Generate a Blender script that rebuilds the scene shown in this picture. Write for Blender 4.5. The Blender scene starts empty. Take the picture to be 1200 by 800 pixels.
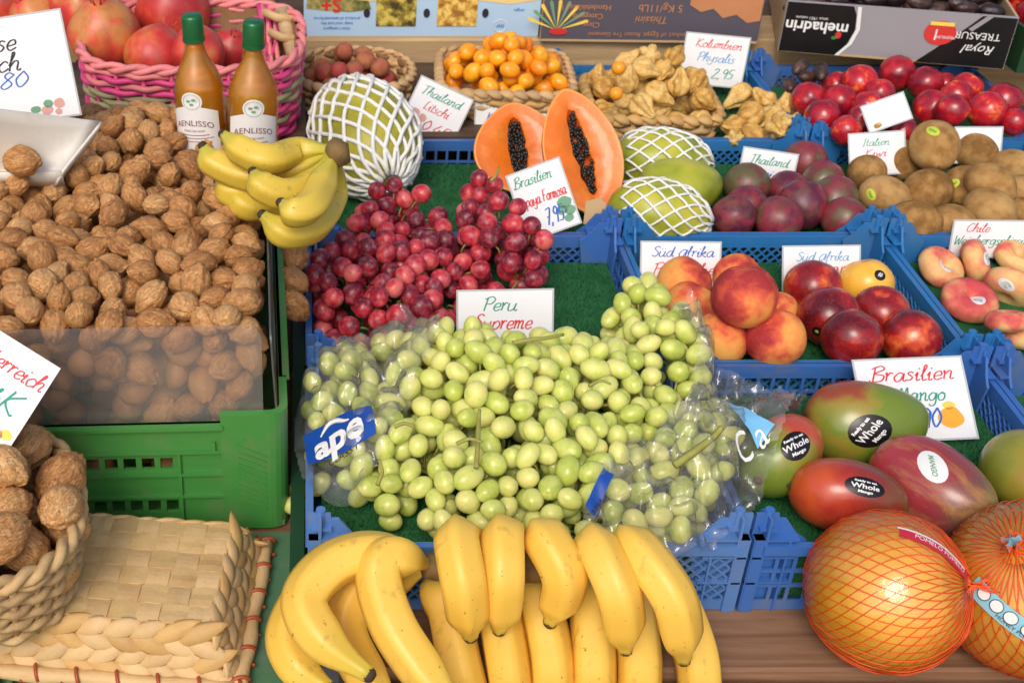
import bpy, math, random
from math import sin, cos, pi, radians, sqrt, atan2
from mathutils import Vector, Matrix, noise, Euler, Quaternion
from mathutils.bvhtree import BVHTree
import numpy as np

R = random.Random(7)
SC = bpy.context.scene
COL = SC.collection

# ------------------------------------------------------------------ camera
PITCH, F, CX, CY, CAMZ = radians(33.2), 1498.0, 358.0, 400.0, 1.70
cam_d = bpy.data.cameras.new('camera')
cam = bpy.data.objects.new('camera', cam_d); COL.objects.link(cam)
cam.location = (0, 0, CAMZ); cam.rotation_euler = (pi/2 - PITCH, 0, 0)
cam_d.sensor_width = 36.0; cam_d.lens = 36.0*F/1200.0
cam_d.shift_x = (600-CX)/1200.0; cam_d.clip_start = .05; cam_d.clip_end = 500
cam_d.dof.use_dof = True; cam_d.dof.focus_distance = 1.2; cam_d.dof.aperture_fstop = 15
SC.camera = cam

# ------------------------------------------------------------------ light
SUN_EL, SUN_AZ = radians(44), radians(200)      # azimuth clockwise from +Y: behind the camera, a little to its left
w = bpy.data.worlds.new('World'); SC.world = w; w.use_nodes = True
nt = w.node_tree; bg = nt.nodes['Background']
sky = nt.nodes.new('ShaderNodeTexSky'); sky.sky_type = 'NISHITA'; sky.sun_disc = False
sky.sun_elevation = SUN_EL; sky.sun_rotation = SUN_AZ; sky.dust_density = 4.0; sky.air_density = 1.0; sky.ozone_density = .6
nt.links.new(sky.outputs[0], bg.inputs[0]); bg.inputs[1].default_value = .148
sd = bpy.data.lights.new('sun', 'SUN'); sd.energy = 1.15; sd.angle = radians(24); sd.color = (1, .96, .91)
sun = bpy.data.objects.new('sun', sd); COL.objects.link(sun)
sdir = Vector((sin(SUN_AZ)*cos(SUN_EL), cos(SUN_AZ)*cos(SUN_EL), sin(SUN_EL)))
sun.rotation_euler = sdir.to_track_quat('Z', 'Y').to_euler(); sun.location = (0, -3, 6)
SC.view_settings.view_transform = 'Standard'; SC.view_settings.look = 'None'
SC.view_settings.exposure = 0.1; SC.view_settings.gamma = 1.0
SC.render.engine = 'CYCLES'; SC.cycles.use_denoising = True
SC.cycles.max_bounces = 8; SC.cycles.transparent_max_bounces = 16

# ------------------------------------------------------------------ pixel -> place
def ray(px, py):
    dx = (px-CX)/F; dv = (py-CY)/F
    return Vector((dx, cos(PITCH)-dv*sin(PITCH), -sin(PITCH)-dv*cos(PITCH)))
def at(px, py, z):
    d = ray(px, py); t = (z-CAMZ)/d.z
    return Vector((0, 0, CAMZ)) + d*t
def atY(px, py, Y):
    d = ray(px, py); return Vector((0, 0, CAMZ)) + d*(Y/d.y)
def ppm(px, py, z): return F/((z-CAMZ)/ray(px, py).z)

# ------------------------------------------------------------------ objects
def tag(o, label, cat, group=None, kind=None):
    if label: o['label'] = label
    if cat: o['category'] = cat
    if group: o['group'] = group
    if kind: o['kind'] = kind
    return o
def obj(name, me, parent=None, mat=None, loc=None, rot=None, scale=None, mw=None):
    o = bpy.data.objects.new(name, me); COL.objects.link(o)
    if parent: o.parent = parent
    if mat is not None and me is not None and not me.materials: me.materials.append(mat)
    if loc is not None: o.location = loc
    if rot is not None:
        o.rotation_euler = rot.to_euler() if isinstance(rot, (Quaternion, Matrix)) else rot
    if scale is not None: o.scale = (scale,)*3 if isinstance(scale, (int, float)) else scale
    if mw is not None: o.matrix_local = mw
    return o
def thing(name, label, cat, loc=(0, 0, 0), rot=None, group=None, mw=None):
    return tag(obj(name, None, loc=loc, rot=rot, mw=mw), label, cat, group)

class MB:
    def __init__(s): s.v = []; s.f = []; s.t = []; s.m = Matrix()
    def av(s, p, t=0.0): s.v.append(tuple(s.m @ Vector(p))); s.t.append(t); return len(s.v)-1
    def box(s, x0, x1, y0, y1, z0, z1):
        i = [s.av(p) for p in ((x0,y0,z0),(x1,y0,z0),(x1,y1,z0),(x0,y1,z0),(x0,y0,z1),(x1,y0,z1),(x1,y1,z1),(x0,y1,z1))]
        for q in ((3,2,1,0),(4,5,6,7),(0,1,5,4),(1,2,6,5),(2,3,7,6),(3,0,4,7)): s.f.append([i[k] for k in q])
        return s
    def prism(s, poly, z0, z1):              # polygon in xy pushed along z
        n = len(poly); a = [s.av((p[0], p[1], z0)) for p in poly]; b = [s.av((p[0], p[1], z1)) for p in poly]
        s.f.append(a[::-1]); s.f.append(b)
        for k in range(n): s.f.append([a[k], a[(k+1) % n], b[(k+1) % n], b[k]])
        return s
    def tube(s, pts, r, n=6, closed=False, caps=True, flat=1.0, up=None, twist=0.0):
        pts = [Vector(p) for p in pts]; m = len(pts); rings = []; prev = None
        for k, p in enumerate(pts):
            a = pts[(k-1) % m] if (k > 0 or closed) else p; b = pts[(k+1) % m] if (k < m-1 or closed) else p
            t = (b-a).normalized() if (b-a).length > 1e-9 else Vector((0, 0, 1))
            if prev is None:
                u = Vector(up) if up else (Vector((0, 0, 1)) if abs(t.z) < .9 else Vector((1, 0, 0)))
            else: u = prev
            u = (u - t*u.dot(t))
            u = u.normalized() if u.length > 1e-6 else t.orthogonal().normalized()
            prev = u; w_ = t.cross(u); rr = r[k] if isinstance(r, (list, tuple)) else r
            rings.append([s.av(p + (u*cos(2*pi*j/n+twist)*flat + w_*sin(2*pi*j/n+twist))*rr, k/max(1, m-1)) for j in range(n)])
        for k in range(m if closed else m-1):
            A, B = rings[k], rings[(k+1) % m]
            for j in range(n): s.f.append([A[j], A[(j+1) % n], B[(j+1) % n], B[j]])
        if caps and not closed: s.f.append(rings[0][::-1]); s.f.append(rings[-1])
        return s
    def ball(s, fn, nu=24, nv=16, c=(0, 0, 0)):   # fn(direction) -> point ; poles on z
        c = Vector(c); top = s.av(c+fn(Vector((0, 0, 1)))); rows = []
        for i in range(1, nv):
            th = pi*i/nv
            rows.append([s.av(c+fn(Vector((sin(th)*cos(2*pi*j/nu), sin(th)*sin(2*pi*j/nu), cos(th))))) for j in range(nu)])
        bot = s.av(c+fn(Vector((0, 0, -1))))
        for j in range(nu): s.f.append([top, rows[0][j], rows[0][(j+1) % nu]]); s.f.append([bot, rows[-1][(j+1) % nu], rows[-1][j]])
        for i in range(nv-2):
            for j in range(nu): s.f.append([rows[i][j], rows[i+1][j], rows[i+1][(j+1) % nu], rows[i][(j+1) % nu]])
        return s
    def lathe(s, prof, n=28, sx=1, sy=1, close=True):
        rows = [[s.av((r*cos(2*pi*j/n)*sx, r*sin(2*pi*j/n)*sy, z), k/(len(prof)-1)) for j in range(n)] for k, (r, z) in enumerate(prof)]
        for k in range(len(rows)-1):
            for j in range(n): s.f.append([rows[k][j], rows[k][(j+1) % n], rows[k+1][(j+1) % n], rows[k+1][j]])
        if close: s.f.append(rows[0][::-1]); s.f.append(rows[-1])
        return s
    def grid(s, fn, nu, nv):                  # fn(u,v) -> point or None
        g = [[None]*(nv+1) for _ in range(nu+1)]
        for i in range(nu+1):
            for j in range(nv+1):
                p = fn(i/nu, j/nv)
                if p is not None: g[i][j] = s.av(p, i/nu)
        for i in range(nu):
            for j in range(nv):
                q = [g[i][j], g[i+1][j], g[i+1][j+1], g[i][j+1]]
                if None not in q: s.f.append(q)
        return s
    def mesh(s, name, mat=None, smooth=False, attr=False):
        me = bpy.data.meshes.new(name); me.from_pydata(s.v, [], s.f)
        if smooth: me.polygons.foreach_set('use_smooth', [True]*len(me.polygons))
        if attr:
            a = me.attributes.new('along', 'FLOAT', 'POINT'); a.data.foreach_set('value', s.t)
        if mat: me.materials.append(mat)
        me.update(); return me
    def build(s, name, mat=None, parent=None, smooth=False, attr=False, **k):
        return obj(name, s.mesh(name, mat, smooth, attr), parent, **k)

def spline(pts, n):
    pts = [Vector(p) for p in pts]; m = len(pts)-1; out = []
    P = [pts[0]*2-pts[1]] + pts + [pts[-1]*2-pts[-2]]
    for k in range(m):
        a, b, c, d = P[k:k+4]
        for i in range(n):
            t = i/n
            out.append(.5*((2*b)+(c-a)*t+(2*a-5*b+4*c-d)*t*t+(3*b-a-3*c+d)*t**3))
    out.append(pts[-1]); return out
def frame(o, x, y):
    x = Vector(x).normalized(); y = Vector(y); z = x.cross(y).normalized(); y = z.cross(x)
    m = Matrix((x, y, z)).transposed().to_4x4(); m.translation = Vector(o); return m
def rrot(): return Euler((R.uniform(0, 6.28), R.uniform(0, 6.28), R.uniform(0, 6.28)))
def lin(c): return tuple(((x/255)/12.92 if x/255 <= .04045 else ((x/255+.055)/1.055)**2.4) for x in c)

# ------------------------------------------------------------------ materials
class NT:
    def __init__(s, name):
        s.m = bpy.data.materials.new(name); s.m.use_nodes = True; s.t = s.m.node_tree
        s.b = s.t.nodes['Principled BSDF']; s.out = s.t.nodes['Material Output']
    def n(s, typ, **k):
        x = s.t.nodes.new('ShaderNode'+typ)
        for a, b in k.items():
            if a.startswith('i_'):
                x.inputs[a[2:].replace('_', ' ')].default_value = b
            else: setattr(x, a, b)
        return x
    def l(s, a, b): s.t.links.new(a, b)
    def math(s, op, a, b=None):
        x = s.n('Math', operation=op)
        for k, v in ((0, a), (1, b)):
            if v is None: continue
            if isinstance(v, (int, float)): x.inputs[k].default_value = v
            else: s.l(v, x.inputs[k])
        return x.outputs[0]
    def mix(s, fac, a, b, blend='MIX'):
        x = s.n('MixRGB', blend_type=blend)
        for k, v in ((0, fac), (1, a), (2, b)):
            if isinstance(v, (int, float)): x.inputs[k].default_value = v
            elif isinstance(v, tuple): x.inputs[k].default_value = v + (1,) if len(v) == 3 else v
            else: s.l(v, x.inputs[k])
        return x.outputs[0]
    def ramp(s, fac, stops, interp='LINEAR'):
        x = s.n('ValToRGB'); cr = x.color_ramp; cr.interpolation = interp
        while len(cr.elements) > 1: cr.elements.remove(cr.elements[-1])
        for k, (p, c) in enumerate(stops):
            e = cr.elements[0] if k == 0 else cr.elements.new(p)
            e.position = p; e.color = lin(c)+(1,)
        s.l(fac, x.inputs[0]); return x.outputs[0]

def MAT(name, rgb, rough=.5, var=.12, vs=30.0, bump=.0, bs=200.0, spec=.5, coat=0, sss=0, metal=0, dirt=None, ds=8.0, rnd=.0, stretch=None, detail=4):
    k = NT(name); c = lin(rgb); tc = k.n('TexCoord'); vec = tc.outputs['Object']
    oi = k.n('ObjectInfo')
    off = k.n('VectorMath', operation='MULTIPLY_ADD'); k.l(vec, off.inputs[0])
    off.inputs[1].default_value = stretch or (1, 1, 1)
    sc_ = k.n('VectorMath', operation='SCALE'); sc_.inputs[0].default_value = (31, 17, 23); k.l(oi.outputs['Random'], sc_.inputs['Scale'])
    k.l(sc_.outputs[0], off.inputs[2]); vec = off.outputs[0]
    no = k.n('TexNoise', i_Scale=vs, i_Detail=detail, i_Roughness=.6); k.l(vec, no.inputs['Vector'])
    f = k.math('MULTIPLY_ADD', no.outputs[0], 2*var); 
    f.node.inputs[2].default_value = 1-var
    f = k.math('ADD', f, k.math('MULTIPLY', k.math('SUBTRACT', oi.outputs['Random'], .5), rnd)) if rnd else f
    col = k.n('VectorMath', operation='SCALE'); col.inputs[0].default_value = c; k.l(f, col.inputs['Scale']); col = col.outputs[0]
    if dirt:
        dn = k.n('TexNoise', i_Scale=ds, i_Detail=6, i_Roughness=.65); k.l(vec, dn.inputs['Vector'])
        mr = k.n('MapRange'); mr.inputs[1].default_value = .5; mr.inputs[2].default_value = .72; k.l(dn.outputs[0], mr.inputs[0])
        col = k.mix(k.math('MULTIPLY', mr.outputs[0], dirt[1]), col, lin(dirt[0]))
    k.l(col, k.b.inputs['Base Color'])
    rn = k.math('MULTIPLY_ADD', no.outputs[0], .25); rn.node.inputs[2].default_value = max(.02, rough-.12)
    k.l(rn, k.b.inputs['Roughness']); k.b.inputs['Specular IOR Level'].default_value = spec
    k.b.inputs['Coat Weight'].default_value = coat; k.b.inputs['Metallic'].default_value = metal
    if sss: k.b.inputs['Subsurface Weight'].default_value = sss; k.b.inputs['Subsurface Radius'].default_value = (.006, .004, .002)
    if bump:
        bn = k.n('TexNoise', i_Scale=bs, i_Detail=4); k.l(vec, bn.inputs['Vector'])
        b = k.n('Bump', i_Strength=bump, i_Distance=.001); k.l(bn.outputs[0], b.inputs['Height']); k.l(b.outputs[0], k.b.inputs['Normal'])
    return k.m

def FRUIT(name, stops, scale=1.2, axis=(0, 0, 0), aw=0.0, noisew=1.0, rndw=.25, rough=.4, bump=0, bs=30, coat=0, sss=0, sssr=.1,
          specks=None, streak=None, detail=3, spec=.5, dist=.0015, trans=0, brot=1.0):
    """unit-size fruit: colour ramp over noise + a gradient along the fruit + a per-fruit shift"""
    k = NT(name); tc = k.n('TexCoord'); oi = k.n('ObjectInfo')
    sc_ = k.n('VectorMath', operation='SCALE'); sc_.inputs[0].default_value = (31, 17, 23); k.l(oi.outputs['Random'], sc_.inputs['Scale'])
    ad = k.n('VectorMath', operation='ADD'); k.l(tc.outputs['Object'], ad.inputs[0]); k.l(sc_.outputs[0], ad.inputs[1]); vec = ad.outputs[0]
    no = k.n('TexNoise', i_Scale=scale, i_Detail=detail, i_Roughness=.55); k.l(vec, no.inputs['Vector'])
    f = k.math('MULTIPLY', k.math('SUBTRACT', no.outputs[0], .5), 1.9*noisew)
    if aw:
        dp = k.n('VectorMath', operation='DOT_PRODUCT'); k.l(tc.outputs['Object'], dp.inputs[0]); dp.inputs[1].default_value = axis
        f = k.math('ADD', f, k.math('MULTIPLY', dp.outputs['Value'], aw))
    f = k.math('ADD', f, k.math('MULTIPLY', k.math('SUBTRACT', oi.outputs['Random'], .5), 2*rndw))
    f = k.math('ADD', f, .5)
    col = k.ramp(f, stops)
    if streak:                                   # (rgb, scale, stretch vec, strength)
        mp = k.n('VectorMath', operation='MULTIPLY'); k.l(vec, mp.inputs[0]); mp.inputs[1].default_value = streak[2]
        sn = k.n('TexNoise', i_Scale=streak[1], i_Detail=4, i_Roughness=.7); k.l(mp.outputs[0], sn.inputs['Vector'])
        mr = k.n('MapRange'); mr.inputs[1].default_value = .48; mr.inputs[2].default_value = .72; k.l(sn.outputs[0], mr.inputs[0])
        col = k.mix(k.math('MULTIPLY', mr.outputs[0], streak[3]), col, lin(streak[0]))
    if specks:                                   # (rgb, scale, threshold, strength)
        sn = k.n('TexVoronoi', i_Scale=specks[1]); k.l(vec, sn.inputs['Vector'])
        mr = k.n('MapRange'); mr.inputs[1].default_value = specks[2]; mr.inputs[2].default_value = specks[2]*.5; k.l(sn.outputs['Distance'], mr.inputs[0])
        col = k.mix(k.math('MULTIPLY', mr.outputs[0], specks[3]), col, lin(specks[0]))
    k.l(col, k.b.inputs['Base Color'])
    rn = k.math('MULTIPLY_ADD', no.outputs[0], .3); rn.node.inputs[2].default_value = max(.03, rough-.15); k.l(rn, k.b.inputs['Roughness'])
    k.b.inputs['Specular IOR Level'].default_value = spec; k.b.inputs['Coat Weight'].default_value = coat
    k.b.inputs['Coat Roughness'].default_value = .15
    if sss:
        k.b.inputs['Subsurface Weight'].default_value = sss; k.b.inputs['Subsurface Radius'].default_value = (1, .8, .4); k.b.inputs['Subsurface Scale'].default_value = sssr
    if bump:
        bn = k.n('TexNoise', i_Scale=bs, i_Detail=5, i_Roughness=.6); k.l(vec, bn.inputs['Vector'])
        b = k.n('Bump', i_Strength=bump, i_Distance=dist); k.l(bn.outputs[0], b.inputs['Height']); k.l(b.outputs[0], k.b.inputs['Normal'])
    return k.m

def CLEAR(name, rgb=(255, 255, 255), haze=.08, gloss=.5, rough=.12, bump=0, bs=60, dif=(.8, .8, .8)):
    k = NT(name); t = k.t
    tr = k.n('BsdfTransparent'); tr.inputs[0].default_value = lin(rgb)+(1,)
    gl = k.n('BsdfGlossy', i_Roughness=rough); di = k.n('BsdfDiffuse'); di.inputs[0].default_value = tuple(dif)+(1,)
    fr = k.n('LayerWeight', i_Blend=.35)
    m1 = k.n('MixShader'); m1.inputs[0].default_value = haze; k.l(tr.outputs[0], m1.inputs[1]); k.l(di.outputs[0], m1.inputs[2])
    m2 = k.n('MixShader'); k.l(k.math('MULTIPLY_ADD', fr.outputs['Fresnel'], gloss), m2.inputs[0])
    m2.inputs[0].links[0].from_node.inputs[2].default_value = .03
    k.l(m1.outputs[0], m2.inputs[1]); k.l(gl.outputs[0], m2.inputs[2]); k.l(m2.outputs[0], k.out.inputs[0])
    if bump:
        tc = k.n('TexCoord'); bn = k.n('TexNoise', i_Scale=bs, i_Detail=3); k.l(tc.outputs['Object'], bn.inputs['Vector'])
        b = k.n('Bump', i_Strength=bump, i_Distance=.004); k.l(bn.outputs[0], b.inputs['Height'])
        for x in (gl, fr): k.l(b.outputs[0], x.inputs['Normal'])
    return k.m

def WOOD(name, a, b, rough=.7, sx=(3, 60, 60)):
    k = NT(name); tc = k.n('TexCoord'); oi = k.n('ObjectInfo')
    sc_ = k.n('VectorMath', operation='SCALE'); sc_.inputs[0].default_value = (3.1, 1.7, 2.3); k.l(oi.outputs['Random'], sc_.inputs['Scale'])
    ad = k.n('VectorMath', operation='ADD'); k.l(tc.outputs['Object'], ad.inputs[0]); k.l(sc_.outputs[0], ad.inputs[1])
    mp = k.n('VectorMath', operation='MULTIPLY'); k.l(ad.outputs[0], mp.inputs[0]); mp.inputs[1].default_value = sx
    n1 = k.n('TexNoise', i_Scale=1.0, i_Detail=8, i_Roughness=.65, i_Distortion=.6); k.l(mp.outputs[0], n1.inputs['Vector'])
    n2 = k.n('TexNoise', i_Scale=5.0, i_Detail=4); k.l(ad.outputs[0], n2.inputs['Vector'])
    f = k.math('MULTIPLY_ADD', n1.outputs[0], 2.6); f.node.inputs[2].default_value = -.8
    col = k.ramp(f, [(0, a), (.5, tuple((x+y)/2 for x, y in zip(a, b))), (1, b)])
    n3 = k.n('TexVoronoi', i_Scale=14.0); k.l(ad.outputs[0], n3.inputs['Vector'])
    mr = k.n('MapRange'); mr.inputs[1].default_value = .10; mr.inputs[2].default_value = .04; k.l(n3.outputs['Distance'], mr.inputs[0])
    col = k.mix(k.math('MULTIPLY', mr.outputs[0], .5), col, lin(tuple(x*.35 for x in a)))
    col = k.mix(k.math('MULTIPLY', n2.outputs[0], .35), col, lin(tuple(x*.8 for x in a)))
    k.l(col, k.b.inputs['Base Color']); k.b.inputs['Roughness'].default_value = rough
    bp = k.n('Bump', i_Strength=.35, i_Distance=.002); k.l(n1.outputs[0], bp.inputs['Height']); k.l(bp.outputs[0], k.b.inputs['Normal'])
    return k.m

M = {}
M['blue'] = MAT('blue_plastic', (58, 106, 178), .42, .12, 12, .08, 300, dirt=((112, 116, 122), .55), ds=14, rnd=.16)
M['blue2'] = MAT('pale_blue_plastic', (82, 126, 188), .42, .12, 12, .08, 300, dirt=((118, 122, 128), .55), ds=14, rnd=.1)
M['blue3'] = MAT('sky_blue_plastic', (44, 114, 176), .42, .12, 12, .08, 300, dirt=((104, 116, 122), .5), ds=14, rnd=.1)
M['green'] = MAT('green_plastic', (66, 136, 62), .4, .07, 10, .06, 260, dirt=((116, 128, 88), .6), ds=18)
M['oldgreen'] = MAT('worn_green_plastic', (76, 118, 84), .55, .12, 14, .15, 200, dirt=((120, 130, 110), .6), ds=16)
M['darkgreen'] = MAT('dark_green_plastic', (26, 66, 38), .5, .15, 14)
def turf_mat():
    k = NT('turf'); tc = k.n('TexCoord')
    a = k.n('TexNoise', i_Scale=700, i_Detail=3); b = k.n('TexNoise', i_Scale=25, i_Detail=3)
    for x in (a, b): k.l(tc.outputs['Object'], x.inputs['Vector'])
    f = k.math('ADD', k.math('MULTIPLY', a.outputs[0], .75), k.math('MULTIPLY', b.outputs[0], .3))
    k.l(k.ramp(f, [(.3, (12, 54, 22)), (.52, (26, 96, 46)), (.75, (70, 142, 86))]), k.b.inputs['Base Color'])
    k.b.inputs['Roughness'].default_value = .75
    bp = k.n('Bump', i_Strength=.8, i_Distance=.002); k.l(a.outputs[0], bp.inputs['Height']); k.l(bp.outputs[0], k.b.inputs['Normal'])
    return k.m
M['turf'] = turf_mat()
M['blade'] = MAT('turf_fibre', (24, 98, 50), .5, .3, 60)
M['wood_grey'] = WOOD('weathered_plank', (112, 78, 54), (168, 128, 96))
M['wood_red'] = WOOD('reddish_plank', (120, 54, 24), (184, 104, 52))
M['wood_pale'] = WOOD('pale_plank', (168, 138, 98), (214, 186, 142))
M['wood_dark'] = WOOD('dark_plank', (70, 52, 38), (112, 86, 64))
M['white'] = MAT('card_white', (234, 235, 236), .4, .045, 14, spec=.4)
M['sleeve'] = MAT('laminate_edge', (186, 190, 192), .25, .04, 20)
M['ink_red'] = MAT('red_marker', (214, 52, 58), .6, .1, 60); M['ink_teal'] = MAT('teal_marker', (30, 150, 122), .6, .1, 60)
M['ink_blue'] = MAT('blue_marker', (38, 98, 190), .6, .1, 60); M['ink_sky'] = MAT('light_blue_marker', (96, 160, 206), .6, .1, 60)
M['ink_dark'] = MAT('black_marker', (44, 38, 42), .6, .1, 60); M['ink_orange'] = MAT('orange_print', (242, 170, 50), .6, .15, 90)
M['ink_green'] = MAT('green_print', (112, 160, 128), .6, .2, 90); M['ink_pink'] = MAT('pink_print', (214, 158, 150), .6, .2, 90)
M['ink_yellow'] = MAT('yellow_print', (240, 210, 90), .6, .2, 90); M['ink_brown'] = MAT('brown_print', (170, 120, 80), .6, .2, 90)
M['black'] = MAT('black_print', (20, 19, 20), .35, .1, 30); M['print_white'] = MAT('white_print', (230, 230, 228), .5, .03, 30)
M['film'] = CLEAR('clear_film', (254, 254, 254), .085, .6, .08, .6, 45)
M['panel'] = CLEAR('scratched_clear_panel', (250, 246, 240), .085, .3, .16, .05, 30)
M['wick'] = MAT('wicker_tan', (196, 160, 112), .65, .22, 40, .4, 220, rnd=.3)
M['wick_pale'] = MAT('palm_leaf_pale', (208, 174, 122), .6, .16, 60, .5, 200, rnd=.22, stretch=(1, 1, 4), dirt=((176, 128, 76), .55), ds=30)
M['wick_tan'] = MAT('palm_leaf_tan', (198, 158, 96), .6, .16, 60, .5, 200, rnd=.25, dirt=((160, 110, 60), .5), ds=30)
M['wick_brown'] = MAT('wicker_brown', (136, 98, 62), .6, .25, 40, .4, 220, rnd=.3)
M['wick_pink'] = MAT('wicker_pink', (204, 62, 120), .55, .2, 40, .3, 220, rnd=.3)
M['wick_rose'] = MAT('wicker_rose', (222, 128, 128), .55, .2, 40, .3, 220, rnd=.3)
M['wick_olive'] = MAT('wicker_olive', (150, 142, 104), .6, .2, 40, .3, 220, rnd=.2)
M['rope'] = MAT('rope_straw', (190, 158, 108), .7, .3, 120, .5, 300, rnd=.25, dirt=((120, 84, 60), .7), ds=60)
M['binding'] = MAT('red_cane', (166, 72, 34), .45, .15, 40)
M['kraft'] = MAT('kraft_board', (190, 160, 118), .75, .08, 30, .15, 150)
# ================================================================== SETTING
def ground():
    k = NT('paving'); tc = k.n('TexCoord'); b = k.n('TexBrick', i_Scale=4.0)
    k.l(tc.outputs['Object'], b.inputs['Vector'])
    b.inputs['Color1'].default_value = (.16, .15, .14, 1); b.inputs['Color2'].default_value = (.2, .19, .18, 1); b.inputs['Mortar'].default_value = (.08, .08, .08, 1)
    k.l(b.outputs[0], k.b.inputs['Base Color']); k.b.inputs['Roughness'].default_value = .85
    o = MB().grid(lambda u, v: ((u-.5)*400, (v-.5)*400, 0), 8, 8).build('ground', k.m); o['kind'] = 'structure'
ground()
TOP = .812                                           # boards the crates stand on
tab = thing('market_table', 'long wooden market table of boards carrying the crates and baskets', 'table', (0.35, 1.5, 0))
def board(x0, x1, y0, y1, z0, z1, mat, name='plank'):
    m = MB(); L = x1-x0; W = y1-y0; H = z1-z0; e = .003
    prof = [(-W/2+e, -H/2), (W/2-e, -H/2), (W/2, -H/2+e), (W/2, H/2-e), (W/2-e, H/2), (-W/2+e, H/2), (-W/2, H/2-e), (-W/2, -H/2+e)]
    m.m = Matrix(((0, 0, 1, 0), (1, 0, 0, 0), (0, 1, 0, 0), (0, 0, 0, 1)))
    m.prism(prof, -L/2, L/2)
    return m.build(name, mat, tab, loc=Vector(((x0+x1)/2, (y0+y1)/2, (z0+z1)/2))-tab.location)
board(.05, 1.5, .808, .905, .785, .8155, M['wood_grey'])
for k, (a, b) in enumerate(((.735, .803), (.66, .731), (.58, .656))): board(-.6, 1.5, a, b, .775, .8055, M['wood_red'])
for k in range(9): board(-.6, 1.5, .91+k*.135, 1.04+k*.135, .785, TOP, M['wood_grey'])
for k in range(6): board(-.6, 1.7, 2.125+k*.135, 2.25+k*.135, .785, .93, M['wood_pale'] if k < 1 else M['wood_dark'])
for x in (-.55, 1.4):
    for y in (.75, 2.7): MB().box(-.035, .035, -.035, .035, 0, .77).build('leg', M['wood_dark'], tab, loc=Vector((x, y, 0))-tab.location)

# ================================================================== CRATES
RIM, CB, TURF = .90, .8165, .866
def lattice(mb, L, H, kind, t=.0022):
    """wall in x (0..L), z (0..H), thickness along y around 0: rim band, foot band and bars between them"""
    mb.box(0, L, -.006, .0015, H-.011, H); mb.box(0, L, -t/2, t/2, H-.016, H-.011)
    mb.box(0, L, -t/2, t/2, 0, .012)
    z0, z1 = .012, H-.016
    if kind == 'grid':
        n = max(3, int(L/.0165))
        for k in range(n+1):
            x = L*k/n; mb.box(max(0, x-.0018), min(L, x+.0018), -t/2, t/2, z0, z1)
        for z in (z0+(z1-z0)*.34, z0+(z1-z0)*.67): mb.box(0, L, -t/2-.0004, t/2+.0004, z-.0017, z+.0017)
    else:
        h = z1-z0; p = .0125; w_ = .0030; n = int((L+h)/p)+1
        for s in (1, -1):
            for k in range(n+1):
                xa = -h+k*p if s > 0 else k*p          # start at z0
                xb = xa+h*s
                ta, tb = 0., 1.
                d = xb-xa
                lo, hi = sorted(((0-xa)/d, (L-xa)/d)); ta = max(0, lo); tb = min(1, hi)
                if tb-ta < .02: continue
                a = Vector((xa+d*ta, 0, z0+h*ta)); b = Vector((xa+d*tb, 0, z0+h*tb)); q = Vector((w_/2, 0, 0)); y = Vector((0, t/2+.0003*s, 0))
                i = [mb.av(v) for v in (a-q-y, a+q-y, b+q-y, b-q-y, a-q+y, a+q+y, b+q+y, b-q+y)]
                for f in ((0,1,2,3),(7,6,5,4),(0,3,7,4),(1,5,6,2)): mb.f.append([i[c] for c in f])
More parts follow.
